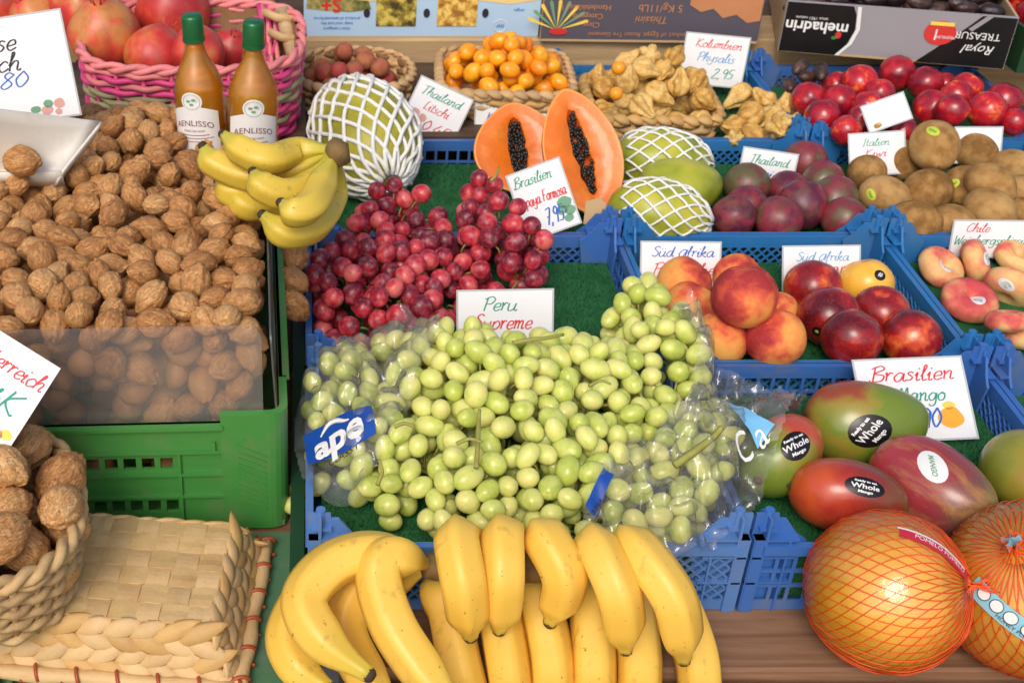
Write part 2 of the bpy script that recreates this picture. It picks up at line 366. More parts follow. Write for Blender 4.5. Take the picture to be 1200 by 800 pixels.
def plastic_crate(x0, x1, y0, y1, label, mat, kinds=('diamond', 'diamond'), rim=RIM, base=CB, turf=TURF, tl=None, post=.03, fibres=True):
    W, D, H = x1-x0, y1-y0, rim-base
    t = thing('plastic_crate', label, 'crate', ((x0+x1)/2, (y0+y1)/2, base), group='plastic fruit crates on the table')
    MB().box(-W/2+.004, W/2-.004, -D/2+.004, D/2-.004, 0, .004).build('floor', mat, t)
    wl = {}
    for nm, L, kind in (('front', W, kinds[0]), ('back', W, kinds[0]), ('left', D, kinds[1]), ('right', D, kinds[1])):
        m = MB(); lattice(m, L-.02, H, kind); c = .01
        if nm == 'front': mw = Matrix.Translation((-W/2+c, -D/2+.004, 0))
        elif nm == 'back': mw = Matrix.Translation((W/2-c, D/2-.004, 0)) @ Matrix.Rotation(pi, 4, 'Z')
        elif nm == 'left': mw = Matrix.Translation((-W/2+.004, D/2-c, 0)) @ Matrix.Rotation(-pi/2, 4, 'Z')
        else: mw = Matrix.Translation((W/2-.004, -D/2+c, 0)) @ Matrix.Rotation(pi/2, 4, 'Z')
        m.build('side_wall', mat, t, mw=mw)
    for sx in (-1, 1):
        for sy in (-1, 1):
            m = MB(); Hp = H+post
            for ax in (0, 1):
                Lp = .052 if ax == 0 else .044
                poly = [(0, .0), (Lp*.72, 0), (Lp, H-.002), (Lp*.80, H+.006), (Lp*.55, Hp-.006), (Lp*.42, Hp-.006), (Lp*.40, Hp), (0, Hp)]
                if ax == 0: m.m = Matrix(((-sx, 0, 0, sx*(W/2)), (0, 0, -sy, sy*(D/2-.0005)), (0, 1, 0, 0), (0, 0, 0, 1)))
                else: m.m = Matrix(((0, 0, -sx, sx*(W/2-.0008)), (-sy, 0, 0, sy*(D/2)), (0, 1, 0, 0), (0, 0, 0, 1)))
                m.prism(poly, .009, .0118)
                for zz in (H*.42, H*.80, H+.004):         # ribs of the corner post
                    m.box(0, Lp*.80, zz, zz+.0022, .0, .009)
                for xx in (.0, Lp*.62): m.box(xx, xx+.0022, .0, H+.004, .0004, .009)
            m.m = Matrix()
            m.box(sx*(W/2-.004)-.0 if sx < 0 else W/2-.022, sx*(W/2-.022) if sx < 0 else W/2-.004, (D/2-.020) if sy > 0 else -D/2+.004, D/2-.004 if sy > 0 else -D/2+.020, H+post*.45, H+post*.45+.003)
            cp = m.build('corner_post', mat, t)
            MB().tube([(sx*(W/2-.012), sy*(D/2-.012), H+post*.4), (sx*(W/2-.012), sy*(D/2-.012), H+post+.004)], [.0055, .0045], 8).build('peg', mat, cp, smooth=False)
    if turf:
        g = thing('turf_mat', tl or 'green artificial turf mat lining a blue crate', 'turf mat', ((x0+x1)/2, (y0+y1)/2, turf), group='turf mats in the crates')
        h = turf-base-.006
        MB().box(-W/2+.014, W/2-.014, -D/2+.014, D/2-.014, -h, 0).build('backing', M['turf'], g)
        if fibres:
            n = int(W*D*75000); rs = np.random.RandomState(int(x0*1000+y0*777) % 9999)
            c = np.zeros((n, 3)); c[:, 0] = (rs.rand(n)-.5)*(W-.032); c[:, 1] = (rs.rand(n)-.5)*(D-.032)
            a = rs.rand(n)*6.28; l = .003+.003*rs.rand(n)
            s_ = np.stack([np.cos(a), np.sin(a), 0*a], 1)*.0008
            tip = c+np.stack([(rs.rand(n)-.5)*.005, (rs.rand(n)-.5)*.005, l], 1); c[:, 2] = -.001
            V = np.stack([c-s_, c+s_, tip], 1).reshape(-1, 3)
            me = bpy.data.meshes.new('turf_pile'); me.from_pydata(V.tolist(), [], np.arange(3*n).reshape(-1, 3).tolist())
            o = obj('turf_pile', me, g, M['blade']); o['kind'] = 'stuff'
    return t

X1, X2, X3, X4 = .002, .412, .755, 1.135
Y = [.88, 1.18, 1.48, 1.78, 2.085]
g = .003
DI, GR = 'diamond', 'grid'
plastic_crate(X1, X2-g, Y[0], Y[1]-g, 'blue crate behind the front bananas holding the green grapes', M['blue2'], (DI, DI), tl='turf mat under the green grapes')
plastic_crate(X1, X2-g, Y[1], Y[2]-g, 'blue crate holding the red grapes', M['blue'], (DI, GR), tl='turf mat under the red grapes')
plastic_crate(X1, X2-g, Y[2], Y[3]-g, 'blue crate holding the papaya halves and the netted pomelo', M['blue'], (GR, GR), tl='turf mat under the papaya halves')
plastic_crate(X2, X3-g, Y[0], Y[1]-g, 'blue crate holding the red and green mangoes', M['blue'], (GR, DI), tl='turf mat under the mangoes')
plastic_crate(X2, X3-g, Y[1], Y[2]-g, 'blue crate holding the peaches and nectarines', M['blue3'], (DI, DI), tl='turf mat under the peaches and nectarines')
plastic_crate(X2, X3-g, Y[2], Y[3]-g, 'blue crate holding passion fruit and netted green mangoes', M['blue3'], (DI, DI), tl='turf mat under the passion fruit')
plastic_crate(X2, X3-g, Y[3], Y[4]-g, 'blue crate holding the physalis basket', M['blue3'], (DI, DI), tl='turf mat under the physalis basket')
plastic_crate(X3, X4-g, Y[0], Y[1]-g, 'empty blue crate behind the pomelo at the right edge', M['blue'], (DI, GR), tl='bare turf mat at the right edge', fibres=False)
plastic_crate(X3, X4-g, Y[1], Y[2]-g, 'blue crate holding the flat peaches', M['blue3'], (DI, DI), tl='turf mat under the flat peaches', fibres=False)
plastic_crate(X3, X4-g, Y[2], Y[3]-g, 'blue crate holding the kiwis', M['blue3'], (DI, DI), tl='turf mat under the kiwis', fibres=False)
plastic_crate(X3, X4-g, Y[3], Y[4]-g, 'blue crate holding the red plums', M['blue'], (DI, DI), tl='turf mat under the plums', fibres=False)

# wooden step behind the netted pomelo, for the lychee and kumquat baskets
st = thing('wooden_step', 'dark wooden step under the lychee and kumquat baskets', 'wooden step', (0.1, 1.95, TOP))
for k in range(3):
    MB().box(-.52, .305, -.155+k*.104, -.055+k*.104, .06, .085).build('plank', M['wood_dark'], st)
for x in (-.5, .27): MB().box(x, x+.03, -.15, .15, .0, .06).build('batten', M['wood_dark'], st)
STEP = TOP+.085

# ------------------------------------------------------------------ green walnut crate
def holed(mb, x0, x1, z0, z1, holes, y0, y1):
    xs = sorted({x0, x1, *[h[0] for h in holes], *[h[1] for h in holes]}); zs = sorted({z0, z1, *[h[2] for h in holes], *[h[3] for h in holes]})
    for a, b in zip(zs, zs[1:]):
        run = None
        for c, d in zip(xs, xs[1:]):
            hole = any(h[0]-1e-6 <= c and d <= h[1]+1e-6 and h[2]-1e-6 <= a and b <= h[3]+1e-6 for h in holes)
            if not hole: run = (run[0], d) if run else (c, d)
            if hole and run: mb.box(run[0], run[1], y0, y1, a, b); run = None
        if run: mb.box(run[0], run[1], y0, y1, a, b)
GW, GD, GH = .40, .60, .145
GA = radians(2.2)
gc = thing('plastic_crate', 'green crate heaped with walnuts, slotted front wall', 'crate', (0, 0, 0), group='plastic fruit crates on the table')
gc.matrix_world = Matrix.Translation(Vector((-.017, 1.0, CB))) @ Matrix.Rotation(GA, 4, 'Z') @ Matrix.Translation(Vector((-GW/2, GD/2, 0)))
GM = Matrix.Translation(Vector((-.017, 1.0, CB))) @ Matrix.Rotation(GA, 4, 'Z') @ Matrix.Translation(Vector((-GW/2, GD/2, 0)))
MB().box(-GW/2+.004, GW/2-.004, -GD/2+.004, GD/2-.004, 0, .005).build('floor', M['green'], gc)
for nm, L in (('front', GW), ('back', GW), ('left', GD), ('right', GD)):
    m = MB(); holes = []
    n = int((L-.17)/.0183)
    for k in range(n):
        x = L/2-.115-k*.0183-.0125
        if k % 6 != 5:
            holes.append((x, x+.0125, .078, .0915)); 
        holes.append((x+.003, x+.0155, .022, .037))
    hh = GH-.012 if nm == 'front' else GH
    holed(m, -L/2+.064, L/2-.064, 0, hh, holes, .004, .0075)
    for z in (.0985, .0705, .0425): m.box(-L/2+.064, L/2-.064, -.0005, .004, z, z+.0026)
    for x in (-.045, .09, -.155): m.box(x, x+.003, -.0002, .004, .012, .0985)
    m.box(-L/2+.064, L/2-.064, -.003, .0078, hh-.004, hh)
    m.box(L/2-.075, L/2-.072, 0, .0042, .1011, .112)
    mw = {'front': Matrix.Translation((0, -GD/2, 0)), 'back': Matrix.Translation((0, GD/2, 0)) @ Matrix.Rotation(pi, 4, 'Z'),
          'left': Matrix.Translation((-GW/2, 0, 0)) @ Matrix.Rotation(-pi/2, 4, 'Z'), 'right': Matrix.Translation((GW/2, 0, 0)) @ Matrix.Rotation(pi/2, 4, 'Z')}[nm]
    m.build('side_wall', M['green'], gc, mw=mw)
for sx in (-1, 1):
    for sy in (-1, 1):
        m = MB(); a = .066; r = .018; th = .008
        out = [(a, 0)]+[(r-r*sin(q*pi/10), r-r*cos(q*pi/10)) for q in range(6)]+[(0, a)]
        inn = [(th, a)]+[(r-(r-th)*cos(q*pi/10), r-(r-th)*sin(q*pi/10)) for q in range(6)]+[(a, th)]
        m.m = Matrix(((-sx, 0, 0, sx*GW/2), (0, -sy, 0, sy*GD/2), (0, 0, 1, 0), (0, 0, 0, 1)))
        m.prism(out+inn, 0, GH)
        cp = m.build('corner_post', M['green'], gc)
        m2 = MB(); m2.m = m.m.copy()
        keep = m2.m.copy(); m2.m = keep @ Matrix(((1, 0, 0, 0), (0, 0, 1, 0), (0, 1, 0, 0), (0, 0, 0, 1)))
        for k in range(10):                              # slanted grip ribs
            z = .028+k*.0075; m2.prism([(.022, z), (.022, z-.0024), (.050, z+.0116), (.050, z+.014)], -.0014, .001)
        m2.m = keep
        m2.tube([(.045, -.0008, .115), (.045, .002, .115)], .0035, 10)
        m2.build('grip_ribs', M['green'], cp)
# clear plastic guards round the heap
def guard(name, x0, y0, x1, y1, z0, z1, lean, label):
    a, b = Vector((x0, y0, 0)), Vector((x1, y1, 0)); L = (b-a).length; H = z1-z0; r = .016
    poly = [(0, 0), (L, 0)]+[(L-r+r*cos(q*pi/12), H-r+r*sin(q*pi/12)) for q in range(7)]+[(r-r*sin(q*pi/12), H-r+r*cos(q*pi/12)) for q in range(7)]
    m = MB(); m.prism(poly, -.0009, .0009)
    o = m.build(name, M['panel']); d = (b-a).normalized(); up = Vector((0, 0, 1))+lean
    o.matrix_world = GM @ frame(a+Vector((0, 0, z0)), d, up)
    tag(o, label, 'plastic panel', 'clear guards round the walnuts')
guard('clear_guard', -GW/2+.01, -GD/2+.011, GW/2-.024, -GD/2+.011, GH-.03, GH+.098, Vector((0, -.03, 0)), 'scratched clear plastic guard along the front of the walnut heap')
guard('clear_guard', GW/2-.010, -GD/2+.012, GW/2-.010, GD/2-.1, GH-.03, GH+.085, Vector((-.05, 0, 0)), 'clear plastic guard along the long side of the walnut heap')

# green tray under the plaited basket
tr = thing('slotted_tray', 'worn green slotted plastic tray under the upturned plaited basket', 'plastic tray', (-.21, .845, TOP-.006))
m = MB(); holes = []
for i in range(12):
    for j in range(3): holes.append((-.19+i*.0125+.0, -.19+i*.0125+.007, -.135+j*.034, -.115+j*.034))
m.m = Matrix(((1, 0, 0, 0), (0, 0, 1, 0), (0, 1, 0, 0), (0, 0, 0, 1)))
holed(m, -.215, .10, -.14, .145, holes, .0, .012)
m.build('deck', M['oldgreen'], tr)
m = MB(); m.m = Matrix(((1, 0, 0, 0), (0, 0, 1, 0), (0, 1, 0, 0), (0, 0, 0, 1)))
hl = []
for j in range(9): hl.append((.128-.004*(j % 2), .142+.004*(j % 2), -.125+j*.028, -.117+j*.028))
holed(m, .1002, .196, -.14, .145, hl, .0, .0122); m.build('deck', M['oldgreen'], tr)
MB().box(.1962, .202, -.14, .145, -.0, .016).build('edge', M['oldgreen'], tr)
tb = thing('dark_gap_wall', 'dark green crate wall, lengthened in place of shade in the gap beside the walnut crate', 'plastic tray', (-.005, 1.2, TOP))
MB().box(-.010, .004, -.31, .35, 0, .05).build('side_wall', M['darkgreen'], tb)  # reaches forward to darken the crate gap; dark green stands in for shade there

# ================================================================== HANDWRITING
GL = {
'a': (55, "45,45 25,56 4,28 14,0 32,8 45,52 43,12 50,0 60,10"), 'b': (48, "2,40 20,95 12,100 8,60 8,5 28,0 42,28 30,52 10,35"),
'c': (42, "40,45 25,55 5,30 15,0 30,2 44,14"), 'd': (55, "42,44 24,55 4,26 16,0 34,10 48,100 44,12 52,0 60,8"),
'e': (42, "6,24 36,32 32,54 14,50 5,22 18,0 42,12"), 'f': (32, "2,30 22,92 14,100 10,60 8,-30 2,-34|0,50 28,52"),
'g': (52, "44,45 24,55 4,28 16,2 36,14 46,52 42,-20 20,-36 6,-22"), 'h': (50, "2,30 20,92 12,100 8,50 6,0|7,25 24,54 38,46 36,10 44,0 52,8"),
'i': (26, "2,30 12,54 10,10 16,0 26,8|15,74 18,82"), 'k': (46, "2,30 20,94 12,100 8,50 6,0|8,26 34,52 30,34 10,26 38,0 46,6"),
'l': (27, "2,25 22,88 14,100 8,50 10,6 18,0 28,10"), 'm': (64, "2,45 8,54 8,0|8,30 22,54 28,46 27,0|27,30 42,54 50,46 48,8 54,0 62,8"),
'n': (50, "2,45 8,54 8,0|8,30 26,54 36,46 34,8 42,0 50,8"), 'o': (46, "26,55 5,34 12,2 34,4 42,32 28,55 24,48 46,46"),
'p': (46, "6,54 4,-36|6,34 26,56 42,34 28,4 8,8"), 'q': (52, "44,45 24,55 4,28 16,2 36,14 46,52 42,-36 54,-20"),
'r': (36, "2,45 8,54 8,0|8,28 22,54 34,48"), 's': (36, "32,48 18,56 8,42 28,20 18,0 2,6"), 't': (30, "14,90 10,20 18,0 30,8|0,58 28,60"),
'u': (52, "4,54 4,12 16,0 34,14 40,54 38,10 46,0 54,8"), 'w': (58, "2,54 10,0 24,44 34,0 48,54 56,50"), 'y': (48, "4,54 6,20 20,12 36,26 42,54 38,-20 20,-36 4,-24"),
'A': (62, "52,62 30,72 4,34 16,0 38,10 54,72 52,10 60,0"), 'B': (58, "12,100 8,0|-4,86 34,104 50,82 14,54 52,40 44,6 4,0 -8,12"), 'C': (56, "52,82 36,100 8,64 10,14 32,0 56,16"),
'E': (46, "42,98 8,96 4,2 40,2|6,50 34,52"), 'F': (52, "14,92 10,0|0,96 54,100|10,50 38,54"), 'I': (34, "20,98 14,0|4,96 36,100|2,0 26,2"),
'J': (30, "10,98 8,0"), 'K': (56, "8,98 6,0|44,98 8,46 46,0 54,4"), 'L': (50, "30,100 14,80 14,10 6,0 20,4 48,2"), 'M': (62, "2,0 12,96 28,40 46,98 52,0"),
'N': (56, "4,0 8,98|8,98 42,2|42,2 48,100"), 'P': (50, "10,98 6,0|-4,84 30,102 50,80 36,52 10,50"), 'R': (52, "6,0 8,98|8,98 42,90 36,56 8,50|14,50 46,0"),
'S': (50, "46,88 28,100 10,80 42,34 26,0 0,14"), 'T': (50, "24,96 20,0 12,2|-2,90 20,98 54,100"), 'W': (64, "0,98 14,0 30,70 44,0 62,98"),
'O': (60, "34,100 6,60 14,4 44,6 54,60 34,100"), '0': (50, "24,98 4,50 22,0 44,46 24,98"), '1': (30, "6,74 22,98 20,0"), '2': (50, "6,80 22,100 38,78 4,0 46,4"),
'4': (50, "26,98 4,34 46,36|34,60 32,0"), '5': (48, "42,98 14,96 10,56 36,50 34,8 4,4"), '7': (46, "4,96 42,98 18,0|12,48 40,52"), '8': (46, "40,84 20,100 10,76 38,28 20,0 4,22 40,84"),
'9': (46, "40,80 20,100 6,70 26,52 40,80 34,0"), ',': (20, "8,10 2,-14"), ' ': (34, "")}
GL['ü'] = (52, GL['u'][1]+"|12,74 14,80|32,74 34,80"); GL['Ö'] = (60, GL['O'][1]+"|22,114 24,120|40,114 42,120")
def hand(mb, text, x, y, size, wid=.085, slant=.22, z=.0008, fit=None, jit=.03):
    """handwritten strokes as flat ribbons; returns the advance"""
    adv = sum(GL[c][0] for c in text)/100*size; k = 1.0
    if fit: k = fit/adv
    cx = x
    for ch in text:
        wd, s = GL[ch]; dy = R.uniform(-jit, jit)*size
        for st_ in s.split('|'):
            if not st_: continue
            P = [tuple(float(q)/100 for q in p.split(',')) for p in st_.split()]
            P = [Vector((cx+(a+b*slant)*size*k, y+dy+b*size, 0)) for a, b in P]
            S = spline(P, 5) if len(P) > 1 else P
            n = len(S); L = []; Rr = []
            for i, p in enumerate(S):
                d = (S[min(n-1, i+1)]-S[max(0, i-1)]); d = d.normalized() if d.length > 1e-9 else Vector((1, 0, 0))
                q = Vector((-d.y, d.x, 0))*wid*size*.5*(.75+.5*abs(d.y)); z_ = Vector((0, 0, z+.00002*(len(mb.v) % 7)))
                L.append(mb.av(p+q+z_)); Rr.append(mb.av(p-q+z_))
            for i in range(n-1): mb.f.append([L[i], Rr[i], Rr[i+1], L[i+1]])
        cx += wd/100*size*k
    return cx-x
INK = {'r': 'ink_red', 't': 'ink_teal', 'b': 'ink_blue', 's': 'ink_sky', 'd': 'ink_dark'}
def blobpic(mb, cx, cy, r, n=18, sx=1, seed=0, z=.0007):
    c = mb.av((cx, cy, z)); ring = [mb.av((cx+sx*r*(1+.18*noise.noise(Vector((cos(a)*1.5, sin(a)*1.5, seed))))*cos(a), cy+r*(1+.18*noise.noise(Vector((cos(a)*1.5, sin(a)*1.5, seed+9))))*sin(a), z)) for a in [2*pi*k/n for k in range(n)]]
    for k in range(n): mb.f.append([c, ring[k], ring[(k+1) % n]])
def sign(TL, TR, BL, zb, lean, label, lines=(), pics=(), bend=0.0):
    """card whose lower left corner rests at height zb; lean = radians off vertical"""
    o = at(BL[0], BL[1], zb); nrm = Vector((0, -cos(lean), sin(lean)))
    def hit(p):
        d = ray(*p); c = Vector((0, 0, CAMZ)); return c+d*((o-c).dot(nrm)/d.dot(nrm))
    a, b, c = hit(TL), hit(TR), o
    u = b-a; wd = u.length; v = (a-c); u.normalize(); v = v-u*v.dot(u); h = v.length
    t = thing('price_sign', label, 'sign', group='handwritten price signs'); t.matrix_world = frame(c+u*wd/2, u, v)
    MB().box(-wd/2, wd/2, 0, h, -.0004, .0004).build('card', M['white'], t)
    e = .0022
    fm = MB()
    for (x0, x1, y0, y1) in ((-wd/2-e, wd/2+e, -e, 0), (-wd/2-e, wd/2+e, h, h+e), (-wd/2-e, -wd/2, 0, h), (wd/2, wd/2+e, 0, h)): fm.box(x0, x1, y0, y1, -.0005, .0005)
    fm.build('laminate_edge', M['sleeve'], t)
    for (s, ink, fx, fy, fs, fw) in lines:              # fractions of the card: left, baseline, cap height, width
        m = MB(); hand(m, s, -wd/2+fx*wd, fy*h, fs*h, fit=fw*wd); m.build('handwriting', M[INK[ink]], t)
    for (mt, fx, fy, fr, sx) in pics:
        m = MB(); blobpic(m, -wd/2+fx*wd, fy*h, fr*h, sx=sx, seed=fx*31+fy*17); m.build('printed_picture', M[mt], t)
    return t
def D(a): return radians(a)
sign((533, 342), (643, 340), (537, 422), .872, D(24), 'white sign reading Peru Supreme between red and green grapes',
     [('Peru', 't', .26, .72, .2, .36), ('Supreme', 'r', .16, .45, .22, .62), ('Seedless', 'r', .22, .2, .18, .62)])
sign((991, 424), (1115, 419), (1018, 517), .873, D(52), 'white sign reading Brasilien Mango behind the mangoes',
     [('Brasilien', 'r', .12, .73, .19, .78), ('Mango', 't', .34, .47, .18, .44), ('2,90', 'b', .36, .14, .24, .34)],
     [('ink_orange', .8, .25, .13, 1.15), ('ink_yellow', .8, .40, .05, 1.6)])
sign((741, 284), (832, 285), (751, 346), .872, D(30), 'white sign reading Süd Afrika Pfirsiche behind the peaches',
     [('Süd Afrika', 'b', .12, .74, .19, .8), ('Pfirsiche', 'r', .14, .4, .22, .8)], [('ink_green', .12, .12, .09, 1.2), ('ink_green', .16, .2, .06, 1)])
sign((905, 290), (993, 289), (918, 352), .872, D(30), 'white sign reading Süd Afrika Nectarinen behind the nectarines',
     [('Süd Afrika', 's', .16, .74, .17, .7), ('NECTARINEN', 'r', .1, .42, .2, .82)], [('ink_yellow', .1, .2, .1, 1), ('ink_orange', .2, .25, .07, 1), ('ink_yellow', .16, .08, .07, 1)])
sign((585, 211), (645, 189), (620, 282), .895, D(28), 'white sign reading Papaya Formosa 7,95 leaning on the papaya halves',
     [('Brasilien', 't', .06, .78, .16, .72), ('Papaya Formosa', 'r', .02, .47, .17, .92), ('7,95', 'b', .4, .12, .24, .36)],
     [('ink_green', .84, .36, .09, 1.2), ('ink_green', .76, .26, .07, 1.2), ('ink_green', .9, .22, .07, 1.2), ('ink_green', .84, .12, .06, 1.2)])
sign((482, 84), (541, 112), (468, 146), STEP+.01, D(18), 'tilted white sign reading Thailand Litschi between lychees and kumquats',
     [('Thailand', 't', .1, .73, .17, .76), ('Litschi', 'r', .24, .47, .17, .5), ('0,45', 'r', .36, .1, .22, .5)], [('ink_pink', .16, .34, .09, 1), ('ink_pink', .2, .2, .1, 1), ('ink_pink', .32, .3, .08, 1)])
sign((554, 112), (637, 110), (557, 164), .874, D(16), 'white sign reading Süd Afrika Kumquat behind the smaller papaya half',
     [('Süd Afrika', 't', .14, .72, .19, .76), ('Kumquat', 'b', .14, .42, .2, .7)], [('ink_yellow', .1, .14, .12, .8), ('ink_orange', .22, .12, .1, .8)])
sign((798, 38), (871, 45), (795, 96), .90, D(14), 'white sign reading Kolumbien Physalis 2,95 behind the physalis basket',
     [('Kolumbien', 'r', .16, .75, .17, .74), ('Physalis', 's', .22, .47, .18, .6), ('2,95', 't', .5, .14, .2, .34)], [('ink_brown', .2, .2, .09, 1)])
sign((864, 172), (926, 181), (862, 222), .875, D(20), 'white sign reading Thailand Passions behind the passion fruit',
     [('Thailand', 't', .14, .68, .2, .72), ('Passions', 'b', .12, .36, .22, .8)])
sign((1041, 115), (1089, 98), (1020, 155), .94, D(34), 'blank white sign back stuck askew among the red plums', (), [('ink_brown', .2, .14, .1, 1.6), ('ink_yellow', .24, .2, .06, 1.5)])
sign((984, 159), (1048, 155), (997, 206), .89, D(30), 'white sign reading Italien Kiwi behind the kiwis',
     [('Italien', 't', .22, .7, .18, .5), ('Kiwi', 'r', .26, .42, .2, .4)])
sign((1115, 150), (1169, 150), (1117, 190), .885, D(24), 'plain white sign standing behind the topmost kiwi')
sign((1117, 259), (1216, 260), (1112, 300), .875, D(14), 'white sign reading Chile behind the flat peaches',
     [('Chile', 'r', .14, .7, .24, .28), ('Weinbergspfirsich', 't', .02, .34, .26, .95)])
sign((-43, 364), (63, 430), (-98, 457), 1.055, D(40), 'tilted white sign ending in eich at the left edge above the walnuts basket',
     [('Österreich', 'r', .22, .68, .19, .76), ('K', 't', .70, .3, .26, .18), ('eh', 't', .5, .3, .2, .2)], [('ink_yellow', .93, .1, .06, 1.2), ('ink_pink', .85, .06, .06, 1.2)])
sign((-62, 32), (70, 12), (-35, 152), 1.075, D(14), 'white sign with pink and green picture standing behind the white scoop',
     [('Nüsse', 'd', .06, .70, .17, .5), ('frisch', 'd', .06, .50, .17, .5), ('1,80', 'b', .2, .34, .15, .40)],
     [('ink_green', .62, .1, .035, 1.5), ('ink_green', .74, .14, .04, 1.2), ('ink_pink', .72, .08, .045, 1.3), ('ink_pink', .84, .13, .05, 1.1), ('ink_pink', .82, .05, .03, 1.2)])

# ------------------------------------------------------------------ printed text
_tc = {}
def text2d(s, size, align='CENTER', shear=0.0, bold=0.0):
    key = (s, size, align, shear, bold)
    if key in _tc: return _tc[key]
    cu = bpy.data.curves.new('lettering', 'FONT'); cu.body = s; cu.size = size; cu.align_x = align; cu.align_y = 'CENTER'; cu.shear = shear; cu.offset = bold; cu.resolution_u = 3
    o = bpy.data.objects.new('lettering', cu); COL.objects.link(o)
    me = bpy.data.meshes.new_from_object(o.evaluated_get(bpy.context.evaluated_depsgraph_get()))
    V = [tuple(v.co) for v in me.vertices]; Fc = [list(p.vertices) for p in me.polygons]
    bpy.data.objects.remove(o); bpy.data.curves.remove(cu); bpy.data.meshes.remove(me)
    _tc[key] = (V, Fc); return V, Fc
def letter(s, size, place, name, mat, parent, **k):
    """place(x, y) -> point; lettering laid on any surface"""
    V, Fc = text2d(s, size, **k); me = bpy.data.meshes.new(name)
    me.from_pydata([tuple(place(v[0], v[1])) for v in V], [], Fc); return obj(name, me, parent, mat)
# ================================================================== FRUIT SHAPES (unit size, poles on z)
def vn(p, s=1.0): return noise.noise(Vector(p)*s)
def smooth(a, b, x):
    t = min(1, max(0, (x-a)/(b-a))); return t*t*(3-2*t)
def walnut_fn(seed, wr=1.0):
    rs = random.Random(seed); ax = Vector((.86+rs.uniform(-.05, .05), .92+rs.uniform(-.05, .05), 1.08+rs.uniform(-.08, .1))); o = Vector((seed*3.1, seed*1.7, 0))
    def fn(d):
        r = 1.0
        seam = math.exp(-(d.x/.10)**2); r += .085*seam - .05*math.exp(-((abs(d.x)-.2)/.09)**2) - .035*math.exp(-(d.x/.022)**2)*1.2
        q = Vector((d.x*2.5, d.y*2.5, d.z*.7))
        a = 1-abs(noise.noise(q*1.6+o))*2; b = 1-abs(noise.noise(q*3.4+o*2))*2
        r += wr*(.085*(a-.5)+.055*(b-.5)) + .05*noise.noise(d*1.2+o)
        if d.z > 0: r += .16*smooth(.88, 1.0, d.z)
        return Vector((d.x*ax.x, d.y*ax.y, d.z*ax.z))*r
    return fn
def nut_mat():
    k = NT('walnut_shell'); tc = k.n('TexCoord'); oi = k.n('ObjectInfo')
    sc_ = k.n('VectorMath', operation='SCALE'); sc_.inputs[0].default_value = (31, 17, 23); k.l(oi.outputs['Random'], sc_.inputs['Scale'])
    ad = k.n('VectorMath', operation='ADD'); k.l(tc.outputs['Object'], ad.inputs[0]); k.l(sc_.outputs[0], ad.inputs[1])
    mp = k.n('VectorMath', operation='MULTIPLY'); k.l(ad.outputs[0], mp.inputs[0]); mp.inputs[1].default_value = (1.7, 1.7, .5)
    n1 = k.n('TexNoise', i_Scale=2.4, i_Detail=3, i_Roughness=.5, i_Distortion=.5); n2 = k.n('TexNoise', i_Scale=1.2, i_Detail=2)
    k.l(mp.outputs[0], n1.inputs['Vector']); k.l(ad.outputs[0], n2.inputs['Vector'])
    vo = k.n('TexNoise', i_Scale=3.6, i_Detail=3, i_Distortion=1.6); k.l(mp.outputs[0], vo.inputs['Vector'])
    vein = k.math('ABSOLUTE', k.math('SUBTRACT', vo.outputs[0], .5)); 
    mr = k.n('MapRange'); mr.inputs[1].default_value = .0; mr.inputs[2].default_value = .04; k.l(vein, mr.inputs[0])
    f = k.math('ADD', k.math('MULTIPLY', n1.outputs[0], .6), k.math('MULTIPLY', n2.outputs[0], .35))
    f = k.math('ADD', f, k.math('MULTIPLY', k.math('SUBTRACT', oi.outputs['Random'], .5), .28))
    col = k.ramp(f, [(.2, (150, 98, 54)), (.42, (194, 138, 82)), (.6, (212, 160, 102)), (.8, (226, 186, 132))])
    inv = k.math('SUBTRACT', 1, mr.outputs[0])
    col = k.mix(k.math('MULTIPLY', inv, .55), col, lin((108, 66, 36)))
    k.l(col, k.b.inputs['Base Color']); k.b.inputs['Roughness'].default_value = .48; k.b.inputs['Specular IOR Level'].default_value = .4
    h = k.math('ADD', k.math('MULTIPLY', mr.outputs[0], .6), n1.outputs[0])
    b = k.n('Bump', i_Strength=.6, i_Distance=.0035); k.l(h, b.inputs['Height']); k.l(b.outputs[0], k.b.inputs['Normal'])
    return k.m
M['nut'] = nut_mat()
WAL = [MB().ball(walnut_fn(s), 40, 26).mesh('walnut', M['nut'], True) for s in range(6)]

def stone_fn(dim=.16, crease=.05, sq=1.0, seed=0, asym=.04):
    def fn(d):
        r = 1+asym*noise.noise(d*1.1+Vector((seed, 0, 0)))
        r -= dim*math.exp(-((1-d.z)/.055)) 
        if d.x > 0: r -= crease*math.exp(-(d.y/.10)**2)*smooth(-.8, .2, d.z)
        return Vector((d.x*r, d.y*r, d.z*r*sq))
    return fn
def flat_fn(d):
    rho = sqrt(d.x*d.x+d.y*d.y); r = 1+.04*noise.noise(d*1.5)
    h = .56*abs(d.z)**.8*(1 if d.z > 0 else -1)
    h *= 1-.72*math.exp(-(rho/.34)**2) if d.z > 0 else 1-.35*math.exp(-(rho/.3)**2)
    return Vector((d.x*r, d.y*r, h))
def kiwi_fn(d):
    r = 1+.03*noise.noise(d*1.3); p = Vector((d.x*.96, d.y*.93, d.z*1.18))*r
    p.z += .06*smooth(.97, 1, d.z)-.05*smooth(.985, 1, -d.z); return p
def mango_fn(seed):
    def fn(d):
        r = 1+.03*noise.noise(d*1.2+Vector((seed*5, 0, 0)))
        k = 1-.10*d.z+.03*d.z*d.z
        p = Vector((d.x*.74*k, d.y*.66*k, d.z*1.0))*r
        p.x += .10*(d.z*d.z)*(1 if d.z > 0 else .5)-.03
        p.z += .03*smooth(.985, 1, -d.z); return p
    return fn
